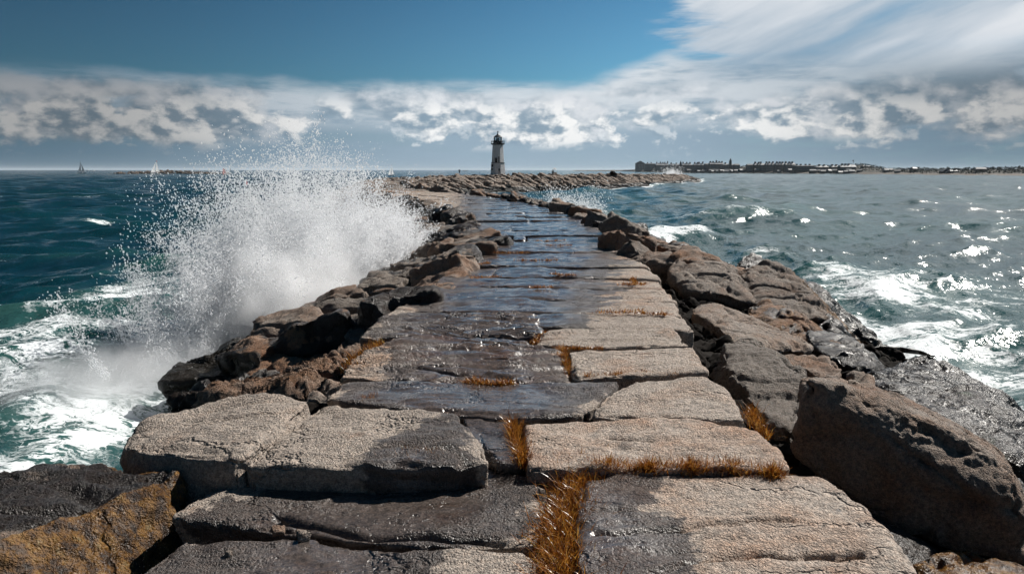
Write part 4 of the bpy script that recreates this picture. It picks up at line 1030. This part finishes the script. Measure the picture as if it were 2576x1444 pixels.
# ------------------------------------------------------------ boats, buoys, posts
WHITE = flat_mat('boat_white', (.78, .78, .76), .35); SAILW = flat_mat('sail_cloth', (.90, .90, .90), .8, var=.04); SAILG = flat_mat('grey_sail', (.16, .19, .22), .8)
NAVY = flat_mat('navy_paint', (.015, .02, .035), .4); RED = flat_mat('red_paint', (.55, .03, .025), .5); ALU = flat_mat('mast_alloy', (.35, .36, .38), .4)
def translucify(m, f=.72):
    nt = m.node_tree; b = next(x for x in nt.nodes if x.type == 'BSDF_PRINCIPLED'); out = next(x for x in nt.nodes if x.type == 'OUTPUT_MATERIAL')
    t = nt.nodes.new('ShaderNodeBsdfTranslucent'); mx = nt.nodes.new('ShaderNodeMixShader'); mx.inputs[0].default_value = f
    nt.links.new(b.inputs['Base Color'].links[0].from_socket, t.inputs[0]); nt.links.new(b.outputs[0], mx.inputs[1]); nt.links.new(t.outputs[0], mx.inputs[2]); nt.links.new(mx.outputs[0], out.inputs[0])
def stripe_mat():
    m, n, b, out = new_mat('striped_sail'); tc = n.t.nodes.new('ShaderNodeTexCoord'); x, y, z = n.sep(tc.outputs['Object'])[:3]
    s_ = n.m('SINE', n.m('MULTIPLY', n.m('ADD', z, x), 4.2)); c = n.mix(n.ss(s_, -.1, .1), (.5, .03, .03), (.75, .74, .72))
    n.put(b.inputs['Base Color'], c); return m
STRIPE = stripe_mat(); translucify(SAILW); translucify(SAILG); translucify(STRIPE)
def hull_mesh(L, Wd, Hh):
    mb = MB(); n = 12; S = []
    for i in range(n + 1):
        u = i / n; w = Wd / 2 * math.sin(math.pi * min(1, .12 + u * .88)) ** .6 * (1 if u < .5 else 1 - (2 * u - 1) ** 2.5 * .98); x = L * (u - .45); sh = Hh * (1 + .35 * (u - .4) ** 2 * 4)
        S.append([(x, -w, sh), (x, -w * .8, Hh * .3), (x, 0, -Hh * .5), (x, w * .8, Hh * .3), (x, w, sh)])
    V = [p for s_ in S for p in s_]; F = [(i * 5 + j, (i + 1) * 5 + j, (i + 1) * 5 + j + 1, i * 5 + j + 1) for i in range(n) for j in range(4)]
    F += [(i * 5 + 4, (i + 1) * 5 + 4, (i + 1) * 5, i * 5) for i in range(n)] + [(0, 1, 2, 3, 4)]
    return mb.add(V, F)
def sail(p0, p1, p2, belly):
    """curved triangular sail: tack, clew, head"""
    n = 8; V = []; F = []; a, b_, c = map(np.array, (p0, p1, p2))
    idx = {}
    for i in range(n + 1):
        for j in range(n + 1 - i):
            u, v = i / n, j / n; w = 1 - u - v; p = a * w + b_ * u + c * v; p = p + np.array([.12 * (c[2] - a[2]) * u * v * 2, 0, 0]) + np.array([0, belly * 4 * (u * w + v * w * .5 + u * v * .3), 0])
            idx[i, j] = len(V); V.append(tuple(p))
    for i in range(n):
        for j in range(n - i):
            F.append((idx[i, j], idx[i + 1, j], idx[i, j + 1]))
            if j < n - i - 1: F.append((idx[i + 1, j], idx[i + 1, j + 1], idx[i, j + 1]))
    return MB().add(V, F)
def sailboat(px, py_w, label, mast, L=7.0, sails='two', heel=0.0, rz=0.0, ms=SAILW, hm=WHITE, flip=1):
    Yw = (CAMZ - SEA) * FPX / ((py_w - 428) * .9857); x = at(px, py_w, Yw)[0]
    e = empty('sailboat', (x, Yw, SEA + .05), label, 'sailboat', 'sailing boats out on the water', rz); e.rotation_euler = (heel * .3, heel, rz)
    h = hull_mesh(L, L * .3, L * .11).build('hull', hm, e); 
    MB().box(-L * .18, L * .12, -L * .09, L * .09, L * .12, L * .2).build('cabin', WHITE, h)
    MB().tube((0, 0, L * .1), (0, 0, mast), .09, .05).build('mast', ALU if ms is not SAILG else NAVY, e)
    MB().tube((0, 0, L * .28), (-L * .42 * flip, 0, L * .26), .06).build('boom', ALU, e)
    if sails in ('two', 'main'): sail((-.1 * flip, 0, L * .3), (-L * .42 * flip, .1, L * .29), (-.1 * flip, 0, mast * .97), .25).build('mainsail', ms, e, True)
    if sails == 'two': sail((L * .5 * flip, 0, L * .18), (.1 * flip, .1, L * .2), (.1 * flip, 0, mast * .86), .3).build('headsail', ms, e, True)
    return e
sailboat(205, 437.4, 'slim grey-sailed boat at the far left near the horizon', 13.6, 8.0, 'two', 0.0, .2, SAILG)
b2 = sailboat(392, 439.0, 'tall white-sailed yacht with a red stripe leaning in front of the rocky islet', 13.4, 8.5, 'two', -.13, math.pi + .15, SAILW)
MB().box(-.75, .1, -.14, .16, 11.2, 11.9).build('sail_band', RED, b2)
b3 = sailboat(568, 440.3, 'small boat with a red and white striped sail at the right end of the islet', 5.6, 4.6, 'none', .12, math.pi)
sail((-.3, 0, .6), (1.9, .1, .7), (1.3, 0, 5.6), .3).build('striped_sail', STRIPE, b3, True); sail((-.3, .02, .6), (1.3, .02, 5.6), (-.5, .02, 4.0), .2).build('striped_sail', STRIPE, b3, True)
sailboat(579, 430.2, 'tiny dark sail beyond the striped one on the horizon', 14, 9, 'main', 0, 0, SAILG, NAVY, -1)
sailboat(985, 443.6, 'white sailing boat between the plume of spray and the lighthouse', 7.6, 4.2, 'two', -.06, math.pi, SAILW)
sailboat(1169, 431.4, 'anchored yacht with a bare mast on the horizon left of the lighthouse', 22, 13, 'none', 0, 0, SAILW)
def motorboat(px, py, L, label):
    Yw = (CAMZ - SEA) * FPX / ((py - 428) * .9857); x = at(px, py, Yw)[0]; e = empty('motorboat', (x, Yw, SEA), label, 'motorboat', 'motorboats on the left horizon')
    hull_mesh(L, L * .3, L * .12).build('hull', WHITE, e); MB().box(-L * .1, L * .2, -L * .1, L * .1, L * .12, L * .32).build('cabin', WHITE, e)
motorboat(221, 430.6, 13, 'small white motorboat on the horizon right of the grey-sailed boat'); motorboat(235, 431.2, 11, 'second tiny motorboat right next to the first on the left horizon')
# red buoy
Yb = (CAMZ - SEA) * FPX / ((467 - 428) * .9857); xb = at(619.6, 467, Yb)[0]
BU = empty('buoy', (xb, Yb, SEA), 'red channel buoy bobbing left of the plume of spray', 'buoy'); BU.rotation_euler = (0, .08, 0)
MB().lathe([(.1, -.3), (.36, -.1), (.38, .18), (.30, .26)], 16).build('float', flat_mat('buoy_white', (.6, .6, .58), .5), BU, True)
MB().lathe([(.28, .262), (.24, .7), (.15, 1.1)], 12).build('body', RED, BU); MB().lathe([(.2, 1.102), (.17, 1.3), (.03, 1.62)], 12).build('top_mark', RED, BU)
MB().tube((0, 0, 1.6), (0, 0, 1.82), .03).build('lamp', NAVY, BU)
# dark beacon pile
Yp = 950; xp = at(1156, 434, Yp)[0]; BP = empty('beacon', (xp, Yp, SEA - .5), 'dark stubby beacon post in the sea left of the lighthouse', 'beacon')
MB().lathe([(1.1, -1), (1.0, 3.2)], 10).build('pile', NAVY, BP); MB().lathe([(1.4, 3.202), (1.4, 4.4), (.4, 5.0)], 10).build('beacon_top', NAVY, BP)

# ------------------------------------------------------------ person with a pale umbrella on the mound
def person(name, loc, label, scale=1.0, pose='stand', rz=0.0):
    J = {'pel': (0, 0, .95), 'wst': (0, 0, 1.12), 'chs': (0, -.02, 1.35), 'nck': (0, -.01, 1.5), 'hd': (0, -.03, 1.62), 'hd2': (0, -.02, 1.73),
         'hl': (-.1, 0, .9), 'kl': (-.12, -.05, .5), 'al': (-.12, .03, .08), 'tl': (-.13, -.14, .03), 'hr': (.1, 0, .9), 'kr': (.12, .03, .5), 'ar': (.13, .1, .08), 'tr': (.14, -.07, .03),
         'sl': (-.19, 0, 1.42), 'el': (-.24, .02, 1.15), 'wl': (-.22, -.06, .9), 'fl': (-.21, -.08, .8), 'sr': (.19, 0, 1.42), 'er': (.26, -.10, 1.2), 'wr': (.22, -.28, 1.32), 'fr': (.2, -.32, 1.38)}
    rad = {'pel': .15, 'wst': .13, 'chs': .16, 'nck': .06, 'hd': .095, 'hd2': .08, 'hl': .1, 'kl': .07, 'al': .045, 'tl': .035, 'hr': .1, 'kr': .07, 'ar': .045, 'tr': .035,
           'sl': .065, 'el': .048, 'wl': .035, 'fl': .03, 'sr': .065, 'er': .048, 'wr': .035, 'fr': .03}
    E = [('pel', 'wst'), ('wst', 'chs'), ('chs', 'nck'), ('nck', 'hd'), ('hd', 'hd2'), ('pel', 'hl'), ('hl', 'kl'), ('kl', 'al'), ('al', 'tl'), ('pel', 'hr'), ('hr', 'kr'), ('kr', 'ar'), ('ar', 'tr'),
         ('chs', 'sl'), ('sl', 'el'), ('el', 'wl'), ('wl', 'fl'), ('chs', 'sr'), ('sr', 'er'), ('er', 'wr'), ('wr', 'fr')]
    ks = list(J); me = bpy.data.meshes.new(name); me.from_pydata([J[k] for k in ks], [(ks.index(a), ks.index(b)) for a, b in E], []); me.update()
    o = bpy.data.objects.new(name, me); scene.collection.objects.link(o); o.location = loc; o.rotation_euler = (0, 0, rz); o.scale = (scale,) * 3
    md = o.modifiers.new('skin', 'SKIN'); me.skin_vertices.new() if not me.skin_vertices else None
    for k, sv in zip(ks, me.skin_vertices[0].data): sv.radius = (rad[k], rad[k]); sv.use_root = (k == 'pel')
    o.modifiers.new('sub', 'SUBSURF').render_levels = 2
    me.materials.append(NAVY)
    MB().lathe([(.095, 1.66), (.10, 1.74), (.05, 1.82)], 12).build('hair', flat_mat('hair', (.03, .02, .015), .6), o, True)
    return tag(o, label, 'person', kind='thing')
px_, _, pz_ = at(1391, 443, 152.5)
person('person', (px_, 152.5, .42), 'person in dark clothes on the far mound right of the lighthouse, holding a pale umbrella', .95)
UM = empty('umbrella', (px_ + .19, 152.2, 1.72), 'pale umbrella held up by the dark-clothed person on the mound', 'umbrella'); UM.rotation_euler = (.1, .3, 0)
MB().lathe([(.46, .5), (.40, .60), (.25, .69), (.02, .74)], 8).build('canopy', SAILW, UM); MB().tube((0, 0, 0), (0, 0, .72), .012).build('shaft', IRON, UM)

# ------------------------------------------------------------ islet on the left
rg = np.random.default_rng(8); VV, FF, base = [], [], 0
for i in range(260):
    u = rg.random(); px = 295 + u * 292; top = 3.4 * math.exp(-((px - 430) / 95) ** 2) + 1.3; Yi = 690 + rg.normal(0, 4)
    x = (px - CX) / FPX * Yi; h = rg.random() * top; V, F = protos[i % 10]
    M = np.array(Euler((rg.normal(0, .4), rg.normal(0, .4), rg.random() * 6)).to_matrix()); V = V @ M.T * rg.uniform(.9, 1.9) * np.array([1, 1, .8]) + np.array([x, Yi + (top - h) * -1.5, SEA + h * .72 - .2])
    VV.append(V); FF.append(F + base); base += len(V)
ISL = flat_mat('islet_rock', (.17, .12, .085), .85, var=.4, scale=.6)
tag(mesh_obj('islet_rocks', np.concatenate(VV), np.concatenate(FF), ISL), 'low brown rocky islet on the left below the horizon', 'rocks', kind='stuff')

# ------------------------------------------------------------ coast with the town
CO = [(1440, 2600), (1560, 2100), (1588, 1560), (1640, 1250), (1700, 950), (1760, 860), (1911, 790), (2100, 690), (2250, 600), (2400, 520), (2576, 460), (2900, 380), (3400, 320)]
HT = {1440: 1, 1560: 2, 1588: 3, 1640: 6, 1700: 6.5, 1911: 6, 2100: 5.5, 2160: 7.5, 2215: 2.6, 2400: 2.2, 2576: 3.0, 2900: 3, 3400: 3}
cd = lambda px: float(np.interp(px, [c[0] for c in CO], [c[1] for c in CO])); ch = lambda px: float(np.interp(px, list(HT), list(HT.values())))
def ground_z(px, back): return SEA - 1 + (1.6 + ch(px)) * float(sstep(0, 1, np.array(back / 70.0))) + 1.0 * min(1, back / 6)
V, n_b = [], [0, 3, 8, 16, 28, 45, 70, 110, 180, 400]
pxs = np.arange(1440, 3400, 4)
for px in pxs:
    for bk in n_b:
        Yc = cd(px) + bk; V.append(((px - CX) / FPX * Yc, Yc, ground_z(px, bk)))
V = np.array(V); nz = fbm(V * .03, 4); V[:, 2] += nz * .8 * np.tile(np.minimum(1, np.array(n_b) / 20), len(pxs))
k_ = len(n_b); F = np.array([(i * k_ + j, (i + 1) * k_ + j, (i + 1) * k_ + j + 1, i * k_ + j + 1) for i in range(len(pxs) - 1) for j in range(k_ - 1)])
def coast_mat():
    m, n, b, out = new_mat('coast_ground'); g = n.t.nodes.new('ShaderNodeNewGeometry'); P = g.outputs['Position']; z = n.sep(P)[2]
    f = n.noise(P, .12, 6, .7); c = n.ramp(f, [(.35, (.012, .016, .014)), (.5, (.03, .032, .024)), (.62, (.10, .075, .05))])
    n.put(b.inputs['Base Color'], n.mix(n.ss(z, -1.2, .2, 1, 0), c, (.085, .065, .048))); b.inputs['Roughness'].default_value = .9; return m
tag(mesh_obj('coast_terrain', V, F, coast_mat(), origin=(0, 0, 0)), kind='structure')
WALLM = [flat_mat('dark_stone_wall', (.085, .08, .08), .85, scale=.3), flat_mat('brown_stone_wall', (.13, .10, .085), .85, scale=.3), flat_mat('shingle_wall', (.10, .105, .115), .85, scale=.3)]
ROOF_GLARE = flat_mat('sun_glare_slate', (.27, .27, .28), .6, scale=.2); ROOFD = flat_mat('dark_slate', (.05, .055, .065), .6, scale=.2); PANE = flat_mat('window_pane', (.30, .33, .36), .2)  # sun glare on the slates is put into the lighter roof colour
WINME = None
def building(x0, x1, ytop, yeave, ybot, label, bright=True, chim=(), gable=None, tower=None, back=26, wi=0, nwin=(0, 2), cat='building', grp='big buildings of the seaside town'):
    global WINME
    xm = (x0 + x1) / 2; Yc = cd(xm) + back; s_ = Yc / FPX; zof = lambda y: CAMZ - (y - 428) * .9857 * s_
    zb, ze, zt = min(zof(ybot), ground_z(xm, back)) - .6, zof(yeave), zof(ytop); w = (x1 - x0) * s_; dp = max(6, min(16, w * .5))
    e = empty('town_building', ((xm - CX) * s_, Yc, zb), label, cat, grp); hh = ze - zb; rt = zt - zb
    MB().box(-w / 2, w / 2, 0, dp, 0, hh).build('wall', WALLM[wi], e)
    rm = ROOF_GLARE if bright else ROOFD; o_ = .4; r = MB()
    if gable == 'front':
        r.add([(-w / 2 - o_, -o_, hh + .01), (0, -o_, rt), (w / 2 + o_, -o_, hh + .01), (-w / 2 - o_, dp, hh + .01), (0, dp, rt), (w / 2 + o_, dp, hh + .01)], [(0, 1, 4, 3), (1, 2, 5, 4), (0, 2, 1), (3, 4, 5), (0, 3, 5, 2)])
    else:
        ins = 0 if gable == 'side' else min(w * .12, 3)
        r.add([(-w / 2 - o_, -o_, hh + .01), (w / 2 + o_, -o_, hh + .01), (w / 2 + o_, dp + o_, hh + .01), (-w / 2 - o_, dp + o_, hh + .01), (-w / 2 + ins, dp / 2, rt), (w / 2 - ins, dp / 2, rt)],
              [(0, 1, 5, 4), (2, 3, 4, 5), (1, 2, 5), (3, 0, 4), (0, 3, 2, 1)])
    ro = r.build('roof', rm, e)
    for c_ in chim:
        cx_, cy_ = c_ if isinstance(c_, tuple) else (c_, ytop - 3.0); xx = (cx_ - xm) * s_; zz = zof(cy_) - zb
        MB().box(xx - .75, xx + .75, dp / 2 - .8, dp / 2 + .8, rt - 2.2 if rt - 2.2 > hh else hh, zz - .4).box(xx - .9, xx + .9, dp / 2 - .95, dp / 2 + .95, zz - .399, zz).build('chimney', WALLM[1], ro)
    if tower:
        tx, ty, tw = tower; xx = (tx - xm) * s_; zz = zof(ty) - zb
        t_ = MB().box(xx - tw * s_ / 2, xx + tw * s_ / 2, -.5, tw * s_, 0, zz).build('tower', WALLM[0], e)
        MB().lathe([(tw * s_ * .62, zz + .01), (tw * s_ * .4, zz + 1.2), (.15, zz + 3.2)], 8, c=(xx, tw * s_ / 2 - .5)).build('tower_roof', ROOFD, t_)
    nx, ny = nwin
    if nx:
        if WINME is None: WINME = MB().box(-.5, .5, -.08, .04, 0, 1).build('window', PANE, e); first = WINME
        else: first = sh_copy(WINME, e)
        k = 0
        for i in range(nx):
            for j in range(ny):
                o = first if k == 0 else sh_copy(first, e); k += 1
                o.location = (-w / 2 + w * (i + .5) / nx, 0, hh * (.22 + .7 * j / ny)); o.scale = (min(1.7, w / nx * .42), 1, hh / ny * .42)
    return e
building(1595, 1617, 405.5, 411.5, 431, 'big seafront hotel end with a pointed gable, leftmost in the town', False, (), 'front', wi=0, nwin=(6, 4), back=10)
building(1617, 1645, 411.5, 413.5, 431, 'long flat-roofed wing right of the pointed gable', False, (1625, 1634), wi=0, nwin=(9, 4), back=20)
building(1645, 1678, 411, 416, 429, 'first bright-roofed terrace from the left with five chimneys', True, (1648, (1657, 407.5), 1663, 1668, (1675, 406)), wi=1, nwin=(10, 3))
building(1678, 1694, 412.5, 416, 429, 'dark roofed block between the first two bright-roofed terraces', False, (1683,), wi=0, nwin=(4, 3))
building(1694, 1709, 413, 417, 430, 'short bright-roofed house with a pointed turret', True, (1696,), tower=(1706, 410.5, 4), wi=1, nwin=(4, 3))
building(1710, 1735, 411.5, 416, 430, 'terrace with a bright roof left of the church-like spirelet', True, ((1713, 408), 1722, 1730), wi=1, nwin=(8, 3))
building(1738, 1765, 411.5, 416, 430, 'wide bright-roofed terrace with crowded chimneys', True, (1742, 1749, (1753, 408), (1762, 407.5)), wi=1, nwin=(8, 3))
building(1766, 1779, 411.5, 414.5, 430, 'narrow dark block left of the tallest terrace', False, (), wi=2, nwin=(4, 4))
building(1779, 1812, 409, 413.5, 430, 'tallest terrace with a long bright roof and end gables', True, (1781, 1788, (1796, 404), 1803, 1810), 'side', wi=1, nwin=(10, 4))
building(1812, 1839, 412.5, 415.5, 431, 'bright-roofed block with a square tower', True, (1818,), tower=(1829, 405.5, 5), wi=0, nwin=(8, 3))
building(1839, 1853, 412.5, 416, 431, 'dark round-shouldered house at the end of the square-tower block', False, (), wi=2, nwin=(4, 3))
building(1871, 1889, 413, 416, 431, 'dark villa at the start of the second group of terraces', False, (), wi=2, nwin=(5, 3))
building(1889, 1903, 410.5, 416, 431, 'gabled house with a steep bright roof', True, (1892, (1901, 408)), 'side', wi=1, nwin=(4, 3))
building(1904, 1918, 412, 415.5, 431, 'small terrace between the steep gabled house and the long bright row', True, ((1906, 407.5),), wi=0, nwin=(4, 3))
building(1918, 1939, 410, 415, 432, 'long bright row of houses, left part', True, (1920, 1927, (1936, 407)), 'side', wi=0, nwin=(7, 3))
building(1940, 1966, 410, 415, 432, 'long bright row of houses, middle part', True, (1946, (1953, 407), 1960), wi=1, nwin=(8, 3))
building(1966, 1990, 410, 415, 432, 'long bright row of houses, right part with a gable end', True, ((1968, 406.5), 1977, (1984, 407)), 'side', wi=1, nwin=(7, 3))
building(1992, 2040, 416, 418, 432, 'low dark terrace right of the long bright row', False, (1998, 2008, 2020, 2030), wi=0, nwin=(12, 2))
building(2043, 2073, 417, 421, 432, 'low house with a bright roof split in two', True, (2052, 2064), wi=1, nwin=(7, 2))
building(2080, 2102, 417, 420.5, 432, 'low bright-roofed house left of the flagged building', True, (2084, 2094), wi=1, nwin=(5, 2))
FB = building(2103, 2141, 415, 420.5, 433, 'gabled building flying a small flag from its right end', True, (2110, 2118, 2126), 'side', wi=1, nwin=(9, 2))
s_ = (cd(2122) + 26) / FPX; fz = CAMZ + 25 * .9857 * s_ - FB.location.z
fp = MB().tube(((2137 - 2122) * s_, 3, 4), ((2137 - 2122) * s_, 3, fz), .15).build('flagpole', WHITE, FB); MB().box((2134 - 2122) * s_, (2137 - 2122) * s_, 2.98, 3.06, fz - 1.5, fz - .2).build('flag', WHITE, fp)
building(2158, 2180, 417, 419, 428, 'dark blocky house on top of the grassy knoll', False, (), wi=2, nwin=(5, 1), back=50)
building(2215, 2226, 427, 428.5, 433, 'small square hut on the low shore right of the knoll', False, (), wi=0, back=30)
building(2358, 2376, 424, 431, 438, 'lone tall house with a steep gable on the far right shore', False, ((2374, 423),), 'front', wi=1, nwin=(2, 2), back=30)
building(2376, 2398, 427.5, 431, 438, 'low wing right of the lone gabled house', False, ((2391, 424.5),), wi=0, nwin=(4, 1), back=32)
rg = np.random.default_rng(31)
for i in range(60):
    x = rg.choice([rg.uniform(1650, 2160), rg.uniform(1700, 1860), rg.uniform(2200, 2570)], p=[.62, .32, .06]); bk = rg.uniform(4, 22) if x < 2180 else rg.uniform(10, 40)
    s_ = (cd(x) + bk) / FPX; zg = ground_z(x, bk) - .3; w, h = rg.uniform(3.5, 8), rg.uniform(2.0, 3.4)
    e = empty('cottage', ((x - CX) * s_, cd(x) + bk, zg), 'small low beach house in the cluttered shoreline below the town', 'cottage', 'small houses along the shore', rg.uniform(-.5, .5))
    MB().box(-w / 2, w / 2, 0, 4, 0, h).build('wall', WALLM[int(rg.integers(3))] if rg.random() < .97 else WHITE, e)
    MB().add([(-w / 2 - .3, -.3, h), (w / 2 + .3, -.3, h), (w / 2 + .3, 4.3, h), (-w / 2 - .3, 4.3, h), (-w / 2, 2, h + 1.3), (w / 2, 2, h + 1.3)], [(0, 1, 5, 4), (2, 3, 4, 5), (1, 2, 5), (3, 0, 4), (0, 3, 2, 1)]).build('roof', ROOF_GLARE if rg.random() < .08 else ROOFD, e)
# scrub along the low shore, too thick to count
n = 9000; px = rg.uniform(1640, 2760, n); bk = rg.uniform(22, 75, n); P = []
for a, b_ in zip(px, bk): Yc = cd(a) + b_; P.append(((a - CX) / FPX * Yc, Yc, ground_z(a, b_) + rg.random() * 1.9))
P = np.array(P); tri = rg.normal(0, .55, (n, 3, 3)); V = (P[:, None] + tri).reshape(-1, 3)
tag(mesh_obj('scrub', V, np.arange(n * 3).reshape(-1, 3), flat_mat('scrub_leaves', (.022, .032, .016), .9), smooth=False), 'dark scrub and low trees behind the shore of the town', 'scrub', kind='stuff')

# ------------------------------------------------------------ small things
def stone(px, py, z, sz, label, wet=0.0, tint=0.0):
    q = unproj(px, py, z); rg = np.random.default_rng(px)
    return rock('small_stone', box_hull(sz, sz * .7, sz * .6, rg) @ rotm(rg.random() * 3, .2, .2).T + np.array([q[0], q[1], z + sz * .12]), .012, label, 'stone', 'loose stones in the joints', wet=wet, tint=tint, k=30, low=.01, mid=.006, fine=.003, chip=.01, seed=px)
stone(765, 1352, -.02, .13, 'pale loose stone lying in the dark crevice between the two front left slabs', -.6)
stone(700, 1340, -.03, .09, 'small brown stone left of the pale loose one in the dark crevice', -.2, .6)
stone(575, 1392, -.03, .035, 'tiny white pebble on the dark wet slab at the bottom left', -1.0)
stone(1362, 1238, -.03, .06, 'small dark stone beside the biggest weed clump', .4)
dq = unproj(2262, 892, SEA); DL = MB(); pp = [(-1.0, .35, .02), (-.5, .15, .07), (0, 0, .09), (.55, -.2, .07), (1.0, -.38, .0)]
for a_, b_, ra, rb in zip(pp[:-1], pp[1:], (.03, .06, .075, .06), (.06, .075, .06, .02)): DL.tube(a_, b_, ra, rb, 10)
DW = DL.build('driftwood', flat_mat('dark_driftwood', (.03, .022, .016), .5), None, True); DW.location = (dq[0], dq[1], SEA + .04); DW.scale = (.62, .62, .8); DW.rotation_euler = (0, 0, -.15)
tag(DW, 'dark driftwood branch floating in the foam beside the glistening wet boulders', 'driftwood', kind='thing')
for x_, d_, w_, lb in ((1541, 158, 1.5, 'black hunched rock on the crest of the far mound right of the person'), (1294, 143, .8, 'small black rock on the crest just right of the lighthouse')):
    o = bpy.data.objects.new('boulder', pm[3].copy()); scene.collection.objects.link(o); o.data.materials.clear(); o.data.materials.append(CORE_MAT)
    o.location = ((x_ - CX) / FPX * d_, d_, 1.0 if x_ > 1400 else .95); o.scale = (w_ * .6, w_ * .6, w_ * .8); o.rotation_euler = (.2, .5, .4)
    tag(o, lb, 'boulder', kind='thing')

# ------------------------------------------------------------ thin sea haze
hz = bpy.data.materials.new('haze'); hz.use_nodes = True; nt = hz.node_tree; nt.nodes.clear()
o_ = nt.nodes.new('ShaderNodeOutputMaterial'); v_ = nt.nodes.new('ShaderNodeVolumePrincipled')
v_.inputs['Color'].default_value = (.80, .90, 1.0, 1); v_.inputs['Density'].default_value = .00006; v_.inputs['Anisotropy'].default_value = .1
nt.links.new(v_.outputs[0], o_.inputs['Volume'])
HB = MB().box(-30000, 30000, -30000, 30000, -6, 45).build('haze', hz); tag(HB, kind='stuff')
